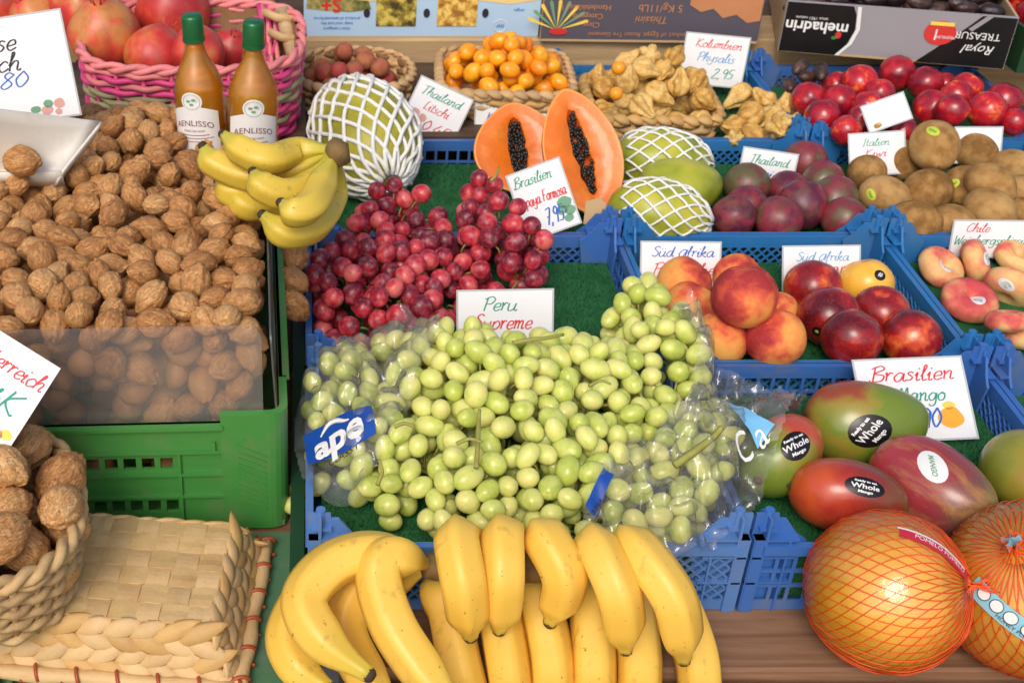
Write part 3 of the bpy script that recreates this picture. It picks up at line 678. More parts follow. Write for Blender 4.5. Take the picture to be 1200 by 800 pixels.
def grape_fn(k, seed=0):
    return lambda d: Vector((d.x*.95, d.y*.95, d.z*k))*(1+.02*noise.noise(d*1.5+Vector((seed, 0, 0))))
def bumpy_fn(d):
    r = 1+.05*noise.noise(d*7)+.03*noise.noise(d*13); return Vector((d.x*.95*r, d.y*.95*r, d.z*1.05*r))
def date_fn(seed):
    def fn(d):
        r = 1+.10*noise.noise(Vector((d.x*3, d.y*3, d.z*1.1+seed*4)))+.05*noise.noise(Vector((d.x*7, d.y*7, d.z*2.0+seed)))
        return Vector((d.x*.56*r, d.y*.52*r, d.z*1.0))
    return fn
def pome_fn(seed):
    def fn(d):
        r = 1+.05*noise.noise(d*1.4+Vector((seed*3, 0, 0)))+.018*cos(6*atan2(d.y, d.x))*(1-d.z*d.z)
        r += .10*math.exp(-(1-d.z)/.05); return d*r
    return fn
def physalis_fn(seed):
    def fn(d):
        a = atan2(d.y, d.x)+.3*noise.noise(d*1.5+Vector((seed, 0, 0))); rho = sqrt(max(0, 1-d.z*d.z))
        rib = abs(cos(2.5*a))**1.4
        r = .66+.34*rib+.05*noise.noise(d*2+Vector((seed*2, 0, 0)))+.03*noise.noise(d*6+Vector((0, seed, 0)))
        z = d.z*.95 if d.z < 0 else d.z*(1.0+.55*smooth(.6, 1, d.z))
        return Vector((d.x*r*(1-.25*smooth(.2, 1, d.z)), d.y*r*(1-.25*smooth(.2, 1, d.z)), z))
    return fn
def passion_fn(seed):
    return lambda d: Vector((d.x, d.y, d.z*1.06))*(1+.045*noise.noise(d*1.6+Vector((seed*3, 1, 0)))+.015*noise.noise(d*5+Vector((seed, 0, 0))))

PE = lambda *s: list(s)
M['peach'] = FRUIT('peach_skin', [(.2, (240, 172, 84)), (.48, (236, 146, 78)), (.68, (218, 96, 66)), (.95, (166, 52, 54))], 1.0, (.5, 0, .6), .28, rough=.75, bump=.15, bs=60, specks=((240, 140, 90), 16, .25, .3), spec=.25, rndw=.28)
M['nect'] = FRUIT('nectarine_skin', [(.12, (236, 160, 60)), (.3, (214, 84, 44)), (.5, (158, 30, 32)), (.9, (92, 16, 26))], 1.1, (.4, .2, .5), .25, rough=.28, coat=.2, specks=((236, 150, 90), 14, .2, .45), rndw=.15)
M['nect_y'] = FRUIT('yellow_nectarine_skin', [(.2, (244, 190, 70)), (.7, (244, 172, 54)), (1, (222, 110, 50))], 1.1, rough=.3, coat=.2)
M['flat'] = FRUIT('flat_peach_skin', [(.1, (228, 194, 128)), (.38, (232, 168, 114)), (.6, (224, 118, 98)), (.9, (200, 76, 80))], 1.0, (.3, .4, .5), .3, rndw=.12, rough=.7, spec=.25, bump=.1, bs=70)
M['plum'] = FRUIT('plum_skin', [(.06, (230, 120, 56)), (.2, (204, 40, 42)), (.45, (168, 22, 40)), (.9, (108, 14, 36))], 1.2, rough=.25, coat=.3, specks=((246, 170, 110), 22, .16, .5), rndw=.12)
M['kiwi'] = FRUIT('kiwi_skin', [(.2, (136, 98, 52)), (.5, (170, 128, 74)), (.85, (192, 152, 96))], 1.6, rough=.85, bump=.6, bs=40, spec=.2, specks=((84, 56, 28), 30, .3, .5), dist=.002)
M['passion'] = FRUIT('passion_fruit_skin', [(.15, (96, 88, 56)), (.35, (108, 56, 52)), (.55, (140, 44, 58)), (.85, (92, 30, 52))], 1.3, rough=.42, coat=.1, specks=((206, 150, 130), 26, .12, .5), streak=((112, 96, 64), 1.5, (1, 1, 1), .5))
M['pome'] = FRUIT('pomegranate_skin', [(.1, (200, 130, 68)), (.28, (214, 90, 58)), (.5, (200, 54, 48)), (.9, (172, 34, 44))], 1.1, rough=.42, coat=.1, streak=((150, 96, 52), 2.2, (1, 1, .7), .7), specks=((150, 100, 60), 26, .14, .5))
M['ggrape'] = FRUIT('green_grape_skin', [(.1, (182, 194, 92)), (.5, (206, 212, 118)), (.9, (222, 216, 136))], .8, (0, 0, 1), .12, rough=.3, sss=.85, sssr=.014, coat=.12, specks=((150, 112, 60), 3.2, .10, .75), rndw=.34, spec=.45)
M['rgrape'] = FRUIT('red_grape_skin', [(.05, (214, 104, 96)), (.3, (196, 48, 62)), (.6, (156, 26, 46)), (.95, (100, 18, 38))], .9, (0, 0, 1), .25, rough=.42, sss=.25, sssr=.005, coat=.12, rndw=.4, streak=((214, 140, 150), 1.6, (1, 1, 1), .5), spec=.45)
M['lychee'] = FRUIT('lychee_skin', [(.2, (176, 112, 70)), (.55, (168, 92, 68)), (.9, (176, 66, 62))], 1.2, rough=.7, bump=.7, bs=9, rndw=.4, dist=.002)
M['kumquat'] = FRUIT('kumquat_skin', [(.2, (246, 176, 34)), (.6, (248, 152, 26)), (.95, (240, 128, 20))], 1.0, rough=.3, bump=.25, bs=22, coat=.15, rndw=.35, dist=.0008)
M['husk'] = FRUIT('physalis_husk', [(.15, (184, 138, 62)), (.45, (214, 170, 88)), (.8, (230, 196, 124))], 2.0, rough=.7, sss=.2, sssr=.01, streak=((150, 104, 46), 4.5, (2.4, 2.4, .5), .7), bump=.3, bs=9, rndw=.3, dist=.0015)
M['date'] = FRUIT('date_skin', [(.2, (34, 22, 24)), (.55, (62, 40, 36)), (.9, (96, 64, 50))], 1.6, rough=.4, bump=.5, bs=6, coat=.1, rndw=.3, dist=.002)
M['gmango'] = FRUIT('yellow_green_mango_skin', [(.2, (122, 134, 34)), (.55, (164, 168, 48)), (.9, (198, 186, 64))], .9, rough=.38, coat=.1, specks=((96, 110, 40), 18, .13, .4))
M['pomelo'] = FRUIT('pomelo_skin', [(.2, (216, 170, 52)), (.5, (230, 184, 78)), (.9, (238, 176, 84))], .9, rough=.35, bump=.4, bs=34, coat=.25, dist=.0012)
M['hpomelo'] = FRUIT('honey_pomelo_skin', [(.2, (140, 136, 36)), (.55, (178, 168, 46)), (.9, (208, 186, 62))], .9, rough=.4, bump=.35, bs=30, dist=.0012)
def mango_mat(n, stops, ax, aw=.55, specks=((236, 190, 110), 26, .12, .45), streak=None):
    return FRUIT(n, stops, .9, ax, aw, .7, 0.0, rough=.3, coat=.2, specks=specks, streak=streak)
GN, OL, RD, DR = (112, 132, 44), (148, 132, 50), (196, 76, 44), (150, 44, 46)
M['sticker_w'] = MAT('white_sticker', (226, 226, 224), .35, .03, 3); M['sticker_b'] = MAT('black_sticker', (22, 20, 22), .3, .05, 3)
M['sticker_y'] = MAT('yellow_green_sticker', (196, 206, 70), .35, .05, 3); M['sticker_g'] = MAT('green_sticker', (40, 140, 60), .35, .05, 3)
M['scar'] = MAT('stem_scar', (88, 66, 40), .8, .3, 6)
PEACH = [MB().ball(stone_fn(seed=s), 36, 24).mesh('peach', M['peach'], True) for s in range(3)]
NECT = [MB().ball(stone_fn(.14, .03, 1, s), 36, 24).mesh('nectarine', M['nect'], True) for s in range(3)]
NECTY = [MB().ball(stone_fn(.14, .03, 1, 8), 36, 24).mesh('nectarine', M['nect_y'], True)]
FLAT = [MB().ball(flat_fn, 36, 28).mesh('flat_peach', M['flat'], True)]
PLUM = [MB().ball(stone_fn(.10, .035, 1, s+4), 32, 22).mesh('plum', M['plum'], True) for s in range(3)]
KIWI = [MB().ball(kiwi_fn, 32, 24).mesh('kiwi', M['kiwi'], True)]
PASS = [MB().ball(passion_fn(s), 32, 22).mesh('passion_fruit', M['passion'], True) for s in range(3)]
LYCH = [MB().ball(bumpy_fn, 36, 26).mesh('lychee', M['lychee'], True)]
KUMQ = [MB().ball(grape_fn(1.22, s), 24, 16).mesh('kumquat', M['kumquat'], True) for s in range(2)]
PHYS = [MB().ball(physalis_fn(s), 50, 22).mesh('physalis', M['husk'], True) for s in range(5)]
DATE = [MB().ball(date_fn(s), 28, 20).mesh('date', M['date'], True) for s in range(3)]
GGR = [MB().ball(grape_fn(1.12+.14*s, s), 18, 12).mesh('berry', M['ggrape'], True) for s in range(3)]
RGR = [MB().ball(grape_fn(1.02+.03*s, s), 20, 14).mesh('berry', M['rgrape'], True) for s in range(3)]
POME = [MB().ball(pome_fn(s), 36, 26).mesh('pomegranate', M['pome'], True) for s in range(3)]
def _calyx():
    m = MB()
    for k in range(6):
        a = 2*pi*k/6; b = a+.42
        p = [(.15*cos(a-.42), .15*sin(a-.42), .98), (.15*cos(b), .15*sin(b), .98), (.24*cos(a), .24*sin(a), 1.30)]
        q = [(x*.86, y*.86, z) for x, y, z in p]
        i = [m.av(v) for v in p+q]; m.f += [[i[0], i[1], i[2]], [i[5], i[4], i[3]], [i[0], i[2], i[5], i[3]], [i[1], i[4], i[5], i[2]]]
    m.lathe([(.15, .9), (.16, 1.0), (.15, 1.02), (.12, 1.0)], 14); return m.mesh('calyx', M['pome'])
CALYX = _calyx()
def _scar(): return MB().lathe([(.10, .82), (.09, .88), (.05, .87), (.03, .93), (.0, .93)], 10, close=False).mesh('stem_scar', M['scar'], True)
SCAR = _scar()

# ------------------------------------------------------------------ piles
PLACED = []                                             # (centre, radius) of everything round
def clear_of(c, r, lst, slack=.88):
    return all((c-q).length >= (r+s)*slack for q, s in lst)
def settle(px, py, rpx, base, lst, step=.002, slack=.88):
    """farthest place along the sight line that lies on the base and touches what is already there"""
    d = ray(px, py); t0 = (CAMZ-base)/-d.z; t = t0
    while t > .5*t0:
        c = Vector((0, 0, CAMZ))+d*t; r = rpx*t/F
        if c.z-r >= base-.001 and clear_of(c, r, lst, slack): break
        t -= step
    lst.append((c, r)); return c, r
def fruit(meshes, name, label, cat, c, r, rot=None, group=None):
    o = obj(name, meshes if isinstance(meshes, bpy.types.Mesh) else R.choice(meshes), loc=c, rot=rot if rot is not None else rrot(), scale=r)
    return tag(o, label, cat, group)
def disc_on(o, mesh_fn, d, rad, mat, name, sx=1.0, lift=.012, txt=None, tmat=None, spin=0, tsize=.5):
    """sticker on a unit fruit: d local direction of its centre"""
    d = Vector(d).normalized(); u = d.orthogonal().normalized(); u = Matrix.Rotation(spin, 3, d) @ u; v = d.cross(u)
    def put(x, y, l): 
        q = (d+u*x+v*y).normalized(); return mesh_fn(q)*(1+l)
    m = MB(); c = m.av(put(0, 0, lift)); n = 20; rings = []
    for k in range(1, 4): rings.append([m.av(put(rad*sx*k/3*cos(2*pi*j/n), rad*k/3*sin(2*pi*j/n), lift-(.008 if k == 3 else 0))) for j in range(n)])
    for j in range(n):
        m.f.append([c, rings[0][j], rings[0][(j+1) % n]])
        for k in (0, 1): m.f.append([rings[k][j], rings[k+1][j], rings[k+1][(j+1) % n], rings[k][(j+1) % n]])
    s = m.build(name, mat, o, True)
    if txt:
        for (tx, oy, ts) in txt: letter(tx, ts*rad, lambda x, y: put(x, y+oy*rad, lift+.006), 'lettering', tmat, s, bold=.004)
    return s
def locdir(o, c):                                        # the local direction that faces the camera
    return (o.rotation_euler.to_matrix().inverted() @ (Vector((0, 0, CAMZ))-Vector(c))).normalized()
def face_dir(rot, wdir): return rot.to_matrix().inverted() @ Vector(wdir)

GRP = 'fruit pile'
def pile(items, base, meshes, name, cat, label, group, lst=None, rotf=None, each=None):
    lst = lst if lst is not None else PLACED
    out = []
    for k, it in enumerate(items):
        px, py, rp = it[:3]; lb = it[3] if len(it) > 3 and it[3] else label; ms = it[4] if len(it) > 4 and it[4] else meshes
        c, r = settle(px, py, rp, base, lst)
        o = fruit(ms, name, lb, cat, c, r, rotf(k) if rotf else None, group)
        out.append((o, c, r))
        if each: each(o, k)
    return out
T = TURF+.003
# peaches, back ones first
pp = pile([(864, 324, 28, 'orange peach behind the topmost peach of its pile'), (801, 332, 32, 'dark red peach in front of the Pfirsiche sign'), (875, 390, 26, 'peach mostly hidden at the bottom of the peach pile'),
           (911, 365, 24, 'small orange peach peeking out beside the nectarines'),
           (809, 360, 31, 'orange peach with a black sticker under the dark red one'), (843, 398, 33, 'red peach half covered by the clear grape bag'),
           (908, 396, 35, 'blushed peach at the front corner of the peach pile'), (872, 347, 38, 'large peach topmost of the peach pile')],
          T, PEACH, 'peach', 'peach', '', 'peaches in the blue crate',
          rotf=lambda k: Euler((R.uniform(-.9, .9), R.uniform(-.9, .9), R.uniform(0, 6.28))))
o, c, r = pp[4]; disc_on(o, stone_fn(), locdir(o, c)+face_dir(o.rotation_euler, (.55, -.1, -.45)), .2, M['sticker_b'], 'sticker', txt=[('#', 0, 1.2)], tmat=M['print_white'])
nn = pile([(953, 337, 33, 'dark red nectarine in front of the Nectarinen sign'), (1015, 333, 31, 'yellow nectarine with a black sticker', NECTY), (1032, 367, 33, 'dark red nectarine under the yellow one'),
           (972, 371, 36, 'darkest nectarine in the middle of its pile'), (998, 396, 35, 'front nectarine with an orange blush beside the crate rim'), (1068, 396, 34, 'red nectarine in the front corner nearest the flat peaches')],
          T, NECT, 'nectarine', 'nectarine', '', 'nectarines in the blue crate', rotf=lambda k: Euler((R.uniform(-.9, .9), R.uniform(-.9, .9), R.uniform(0, 6.28))))
o, c, r = nn[1]; disc_on(o, stone_fn(.14, .03, 1, 8), locdir(o, c)+face_dir(o.rotation_euler, (.5, .2, .25)), .22, M['sticker_b'], 'sticker', txt=[('#', 0, 1.2)], tmat=M['print_white'])
for i, wd in ((3, (-.7, -.5, -.6)), (5, (.0, -.3, -.8))):
    o, c, r = nn[i]; disc_on(o, stone_fn(.14, .03, 1, 0), locdir(o, c)+face_dir(o.rotation_euler, wd), .16, M['sticker_b'], 'sticker', txt=[('#', 0, 1.0)], tmat=M['sticker_y'])
# flat peaches
fl_items = [(1190, 302, 24, 'flat peach partly cut off under the Chile sign', None, (.3, .2, 0)), (1103, 314, 28, 'flat peach with red cheek nearest the kiwi crate', None, (.5, -.2, 1)), (1195, 395, 26, 'lowest flat peach at the picture edge', None, (.2, .3, 2)),
            (1180, 376, 25, 'pale flat peach at the front of its crate', None, (.4, .1, 3)), (1136, 352, 32, 'pale cream flat peach in front of the upright one', None, (.25, -.1, .5)),
            (1143, 308, 28, 'flat peach standing on edge showing its side', None, (.9, .9, .8)), (1184, 337, 31, 'red flat peach with a white oval sticker', None, (.95, .25, 2.2))]
fl = []
for k, it in enumerate(fl_items):
    c, r = settle(it[0], it[1], it[2]*.86, T-.012, PLACED); r /= .86
    o = fruit(FLAT, 'flat_peach', it[3], 'flat peach', c, r, Euler(it[5]), 'flat peaches in the blue crate'); fl.append((o, c, r))
for i, wd in ((1, (.5, .1, .4)), (4, (.5, .1, .5)), (5, (.7, .1, .2)), (6, (-.25, 0, -.1))):
    o, c, r = fl[i]; disc_on(o, flat_fn, locdir(o, c)+face_dir(o.rotation_euler, wd), .28, M['sticker_w'], 'sticker', sx=1.3, lift=.03, txt=[('PLU', .25, .6), ('4037', -.35, .6)], tmat=M['ink_green'])
# passion fruit
pile([(875, 217, 26, 'reddish passion fruit in front of the Thailand sign'), (943, 190, 25, 'olive tinged passion fruit at the back of its pile'), (923, 224, 24, 'passion fruit beside the Thailand sign foot'), (964, 212, 24, 'passion fruit by the crate rim below the olive one'),
      (875, 243, 25, 'passion fruit at the netted mango end of its pile'), (977, 234, 27, 'pink passion fruit in the middle by the rim'), (860, 254, 25, 'passion fruit in the front corner beside the foam net'),
      (941, 240, 28, 'large purple passion fruit in the pile middle'), (990, 257, 26, 'dark passion fruit in the front corner by the kiwi crate'), (912, 257, 27, 'greenish brown passion fruit at the front rim')],
     T, PASS, 'passion_fruit', 'passion fruit', '', 'passion fruit in the blue crate')
# plums
pile([(979, 101, 17), (1007, 97, 21, 'plum at the back with a pale bloom streak'), (1107, 100, 15), (1132, 104, 19), (1031, 110, 17), (947, 116, 20, 'plum in the back corner beside the dates'), (984, 119, 20), (1085, 98, 20, 'plum directly below the date box label'),
      (1016, 125, 18), (1120, 113, 19), (1176, 118, 21), (964, 137, 21, 'plum beside the physalis crate rim'), (1011, 141, 19), (992, 153, 18), (1091, 126, 21, 'orange blushed plum beside the askew sign'), (1116, 129, 19), (1189, 143, 16), (1156, 129, 22, 'large plum with a white bloom streak at the pile end'),
      (1056, 154, 18), (1051, 86, 21, 'orange red plum topmost of the plum pile')],
     T+.03, PLUM, 'plum', 'plum', 'red plum in the middle of the plum pile', 'plums in the blue crate', rotf=lambda k: Euler((R.uniform(-1, 1), R.uniform(-1, 1), R.uniform(0, 6.28))))
pile([(948, 90, 15), (962, 84, 15), (925, 100, 14), (938, 78, 14)], T+.045, DATE, 'date', 'date', 'dark wrinkled date lying loose beside the plums', 'loose dates beside the plums')
pile([(892, 116, 15)], T, DATE, 'date', 'date', 'dark date lying in the physalis crate corner', 'dates')

# kiwis
kw = pile([(1187, 195, 21, 'kiwi at the picture edge behind the pile'), (1016, 203, 23, 'kiwi beneath the Italien Kiwi sign'), (1141, 178, 23, 'kiwi in front of the plain white sign'), (1195, 226, 22, 'kiwi at the picture edge in the middle row'), (1053, 187, 25, 'kiwi between the Italien sign and the topmost kiwi'),
           (1128, 219, 25, 'kiwi showing its stem end in the middle row'), (1161, 216, 25, 'kiwi beside the one with the stem end'), (1037, 231, 26, 'kiwi resting on the crate rim end of the pile'), (1195, 250, 20, 'low kiwi behind the Chile sign at the edge'), (1115, 263, 25, 'kiwi just above the corner of the Chile sign'),
           (1160, 247, 27, 'kiwi above the middle of the Chile sign'), (1070, 261, 28, 'lowest kiwi in the front corner of its crate'), (1087, 224, 28, 'large kiwi at the centre of the pile front'), (1095, 171, 29, 'topmost kiwi with a yellow green sticker')],
          T, KIWI, 'kiwi', 'kiwi', '', 'kiwis in the blue crate', rotf=lambda k: Euler((pi/2+R.uniform(-.5, .5), R.uniform(-.4, .4), R.uniform(-1.1, 1.1)+(.5 if k % 3 else 1.6))))
for i, wd in ((13, (-.1, .4, .75)), (5, (-.8, 0, .5)), (7, (-.8, 0, .1))):
    o, c, r = kw[i]; disc_on(o, kiwi_fn, locdir(o, c)+face_dir(o.rotation_euler, wd), .2, M['sticker_y'], 'sticker', sx=1.4, lift=.02, txt=[('kiwi', 0, .9)], tmat=M['sticker_g'])
for o, c, r in kw: 
    obj('stem_scar', SCAR, o, loc=(0, 0, .33))
# mangoes in the front crate
def big(fn, seed_name, mat, c, half, axis_px, label, cat, name, roll=0.0, nu=44, nv=32, group=None, zc=None, tilt=0.0):
    """long fruit; its long axis runs along the picture direction axis_px on the level"""
    p0 = at(c[0], c[1], zc); p1 = at(c[0]+axis_px[0], c[1]+axis_px[1], zc)
    ax = (p1-p0).normalized(); ax.z = tilt; ax.normalize()
    q = Vector((0, 0, 1)).rotation_difference(ax) ; q = Quaternion(ax, roll) @ q
    r = half/ppm(c[0], c[1], zc)
    o = obj(name, MB().ball(fn, nu, nv).mesh(name, mat, True), loc=p0, rot=q, scale=r)
    tag(o, label, cat, group); PLACED.append((p0, r*.75)); PLACED.append((p0+ax*r*.4, r*.6)); PLACED.append((p0-ax*r*.4, r*.6))
    return o
zb = T+.038
mangos = []
def mango(k, c, half, ax, label, stops, g, aw, roll=0.0, tilt=0.0, streak=None, zc=zb):
    fn = mango_fn(k); o = big(fn, k, mango_mat('mango_skin_%d' % k, stops, g, aw, streak=streak), c, half, ax, label, 'mango', 'mango', roll, group='mangoes in the blue crate', zc=zc, tilt=tilt)
    obj('stem_scar', SCAR, o, loc=(.02, 0, -.10), rot=(pi, 0, 0)); mangos.append((o, fn)); return o
mango(1, (1014, 496), 70, (100, 6), 'green mango with red base and black oval sticker, below the Mango sign', [(.05, DR), (.3, (150, 76, 46)), (.45, OL), (.6, GN)], (-.2, .55, .3), .8, 2.6)
mango(2, (916, 532), 64, (72, -80), 'red and green mango half under the clear grape bag', [(.15, GN), (.4, OL), (.62, RD), (.9, (204, 70, 40))], (0, 0, 1), .6, 1.2)
mango(3, (993, 581), 66, (100, 18), 'orange red mango with a black oval sticker and a stem knob', [(.1, (192, 78, 38)), (.35, (166, 48, 38)), (.65, (132, 52, 40)), (.95, (112, 88, 46))], (0, 0, 1), .45, 3.6)
mango(4, (1091, 573), 76, (100, 62), 'purplish pink mango with tan streaks and a pale sticker', [(.1, (178, 58, 66)), (.45, (150, 54, 62)), (.75, (120, 76, 64)), (1, (128, 110, 60))], (0, 0, 1), .5, 1.9, streak=((190, 138, 74), 1.6, (2.2, 2.2, .3), .75))
mango(5, (1200, 553), 60, (40, 70), 'yellow green mango at the picture edge', [(.1, (116, 124, 42)), (.5, (150, 144, 50)), (.9, (176, 120, 56))], (.6, 0, .4), .5, .6)
for i, wd, sx, rad, sp in ((0, (.1, -.12, -.1), 1.15, .36, .3), (1, (.28, .1, .12), 1.0, .36, 2.0), (2, (.42, .1, .2), 1.3, .28, .8)):
    o, fn = mangos[i]; d = locdir(o, o.location)+face_dir(o.rotation_euler, wd)
    o_in = d.normalized(); 
    fnn = fn
    disc_on(o, fnn, (o_in.x/.74, o_in.y/.66, o_in.z), rad, M['sticker_b'], 'sticker', sx=sx, lift=.012, txt=[('Whole', .0, .62), ('Ready to eat', .5, .26), ('Mango', -.5, .34)], tmat=M['print_white'], spin=sp)
o, fn = mangos[3]; d = (locdir(o, o.location)+face_dir(o.rotation_euler, (.05, .35, .6))).normalized(); disc_on(o, fn, (d.x/.74, d.y/.66, d.z), .24, M['sticker_w'], 'sticker', sx=1.5, txt=[('MANGO', 0, .5)], tmat=M['ink_green'])
# netted green mangoes and the bare one
M['foam'] = MAT('white_foam_net', (232, 232, 226), .7, .04, 80)
def foam_net(o, fn, n, turns, z0, z1, rad, amp=.03, lift=.03, mat='foam', seg=46, name='foam_net', sides=5, tp=None):
    m = MB()
    for s in (1, -1):
        for k in range(n):
            pts = []
            for i in range(seg+1):
                z = z0+(z1-z0)*i/seg; a = 2*pi*k/n+s*turns*2*pi*(i/seg)
                th = math.acos(max(-1, min(1, z))); d = Vector((sin(th)*cos(a), sin(th)*sin(a), cos(th)))
                pts.append(fn(d)*(1+lift+.006*s+amp*noise.noise(d*4+Vector((k, s, 0)))))
            m.tube(pts, rad, sides, caps=True)
    return m.build(name, M[mat], o, True)
gm1 = big(mango_fn(11), 11, M['gmango'], (775, 190), 58, (100, 4), 'yellow green mango at the back in a white foam net', 'mango', 'netted_mango', 1.0, group='yellow green mangoes', zc=T+.04)
foam_net(gm1, mango_fn(11), 12, .35, -.75, .985, .026, amp=.06)
gm2 = big(mango_fn(12), 12, M['gmango'], (797, 220), 50, (100, -2), 'bare yellow green mango between two netted ones', 'mango', 'green_mango', 2.0, group='yellow green mangoes', zc=T+.036)
gm3 = big(mango_fn(13), 13, M['gmango'], (771, 252), 60, (100, 14), 'yellow green mango in front in a white foam net', 'mango', 'netted_mango', .4, group='yellow green mangoes', zc=T+.036)
foam_net(gm3, mango_fn(13), 12, .35, -.7, .985, .026, amp=.06)

# big pomelo in white foam net, behind the red grapes
hp_fn = lambda d: Vector((d.x*.70, d.y*.70, d.z*1.0))*(1-.10*d.z)*(1+.03*noise.noise(d*1.3))
hp = big(hp_fn, 0, M['hpomelo'], (430, 166), 86, (60, 66), 'large yellow green pomelo in a white foam net behind the red grapes', 'pomelo', 'netted_pomelo', 0, group=None, zc=T+.068, tilt=-.25)
foam_net(hp, hp_fn, 17, .30, -.975, .975, .030, amp=.06)
# two pomelos in orange net on the front plank
M['net'] = MAT('orange_net', (236, 88, 24), .4, .1, 5); M['tape_b'] = MAT('light_blue_tape', (140, 196, 214), .4, .04, 30); M['tape_y'] = MAT('yellow_tape', (232, 208, 50), .4, .04, 30); M['tape_r'] = MAT('red_tape', (198, 40, 60), .4, .05, 30)
M['shrink'] = CLEAR('shrink_wrap', (255, 250, 240), .0, .55, .1, .25, 9)
def pomelo(c, half, knot, label, zc, nstr, rnd_):
    fn = lambda d: Vector((d.x*1.0, d.y*1.0, d.z*.98-.03*smooth(.75, 1, d.z)))*(1+.015*noise.noise(d*1.3+Vector((rnd_, 0, 0))))
    p0 = at(c[0], c[1], zc); r = half/ppm(c[0], c[1], zc); q = Vector((0, 0, 1)).rotation_difference(Vector(knot).normalized())
    t = thing('netted_pomelo', label, 'pomelo', p0, q, 'pomelos in orange net'); t.scale = (r, r, r); PLACED.append((p0, r))
    body = MB().ball(fn, 56, 40).build('fruit', M['pomelo'], t, True)
    foam_net(t, fn, nstr, .17, -.985, .988, .0066, amp=.014, lift=.012, mat='net', seg=60, name='net', sides=4)
    MB().ball(lambda d: fn(d)*1.021, 48, 32).build('shrink_wrap', M['shrink'], t, True)
    m = MB()                                             # gathered knot of net
    for k in range(22):
        a = 2*pi*k/22; b = a+R.uniform(-.8, .8); h = R.uniform(.12, .24)
        m.tube([(.16*cos(a), .16*sin(a), .95), (.05*cos(b), .05*sin(b), .985), (.025*cos(b), .025*sin(b), 1.04), (.10*cos(b+.5), .10*sin(b+.5), 1.04+h)], .009, 4)
    m.build('net_knot', M['net'], t, True)
    return t, fn
p1, f1 = pomelo((1040, 693), 93, (.62, -.35, .42), 'pomelo in orange net on the front plank, its knot facing the second pomelo', .8155+.069, 42, 1)
p2, f2 = pomelo((1212, 690), 103, (-.52, -.2, .75), 'pomelo in orange net with a blue and yellow tape, cut by the picture edge', .8155+.076, 42, 5)
def tape(t, fn, d0, d1, wd, mat, texts, name, lift=.03, side=None):
    """tape along the great circle from d0 to d1 (world directions)"""
    Rm = t.rotation_euler.to_matrix().inverted(); a = (Rm @ Vector(d0)).normalized(); b = (Rm @ Vector(d1)).normalized()
    n = a.cross(b).normalized(); ang = a.angle(b)
    def P(u, v, l=lift): 
        q = Quaternion(n, ang*u) @ a; q = (q+n*v).normalized(); return fn(q)*(1+l)
    o = MB().grid(lambda u, v: P(u, (v-.5)*wd), 30, 4).build(name, mat, t, True)
    for (s, u0, v0, ts, mt) in texts: letter(s, ts*wd, lambda x, y: P(u0+x/ang, v0*wd+y, lift+.006), 'lettering', M[mt], o)
    return o, P
tp, P = tape(p2, f2, (-.9, -.25, .35), (.1, -.95, -.05), .22, M['tape_b'], [('HONEY POMELO', .45, -.28, .3, 'ink_dark')], 'tape')
for k, u in enumerate((.12, .24, .36, .5)):
    m = MB(); c = m.av(P(u, .02, .037)); ring = [m.av(P(u+.05*cos(q*pi/8), .02+.07*sin(q*pi/8), .037)) for q in range(16)]
    for j in range(16): m.f.append([c, ring[j], ring[(j+1) % 16]])
    m.build('printed_badge', M['print_white'], tp)
    m = MB(); 
    m.tube([P(u+.05*cos(q*pi/8), .02+.07*sin(q*pi/8), .039) for q in range(16)], .005, 4, closed=True); m.build('badge_ring', M['ink_dark'], tp)
tape(p2, f2, (.1, -.95, -.05), (.75, -.65, -.2), .22, M['tape_y'], [('80', .12, .0, .6, 'ink_dark')], 'tape')
tape(p1, f1, (-.1, -.02, .98), (.62, -.36, .58), .15, M['tape_r'], [('POMELO POMELO', .55, .0, .6, 'print_white')], 'tape')
tape(p1, f1, (-.1, .05, .98), (.62, -.30, .63), .03, M['sticker_w'], [], 'tape', lift=.032)
m = MB(); kp = p2.matrix_local if False else None
cl = MB(); 
for k in range(5):
    a = k*1.3; cl.grid(lambda u, v: (.10*(u-.5)*cos(a)+.05*cos(a), .10*(u-.5)*sin(a)+.05*sin(a), 1.10+.16*v+.02*sin(9*u)), 4, 3)
cl.build('clip_tag', M['tape_b'], p2); 

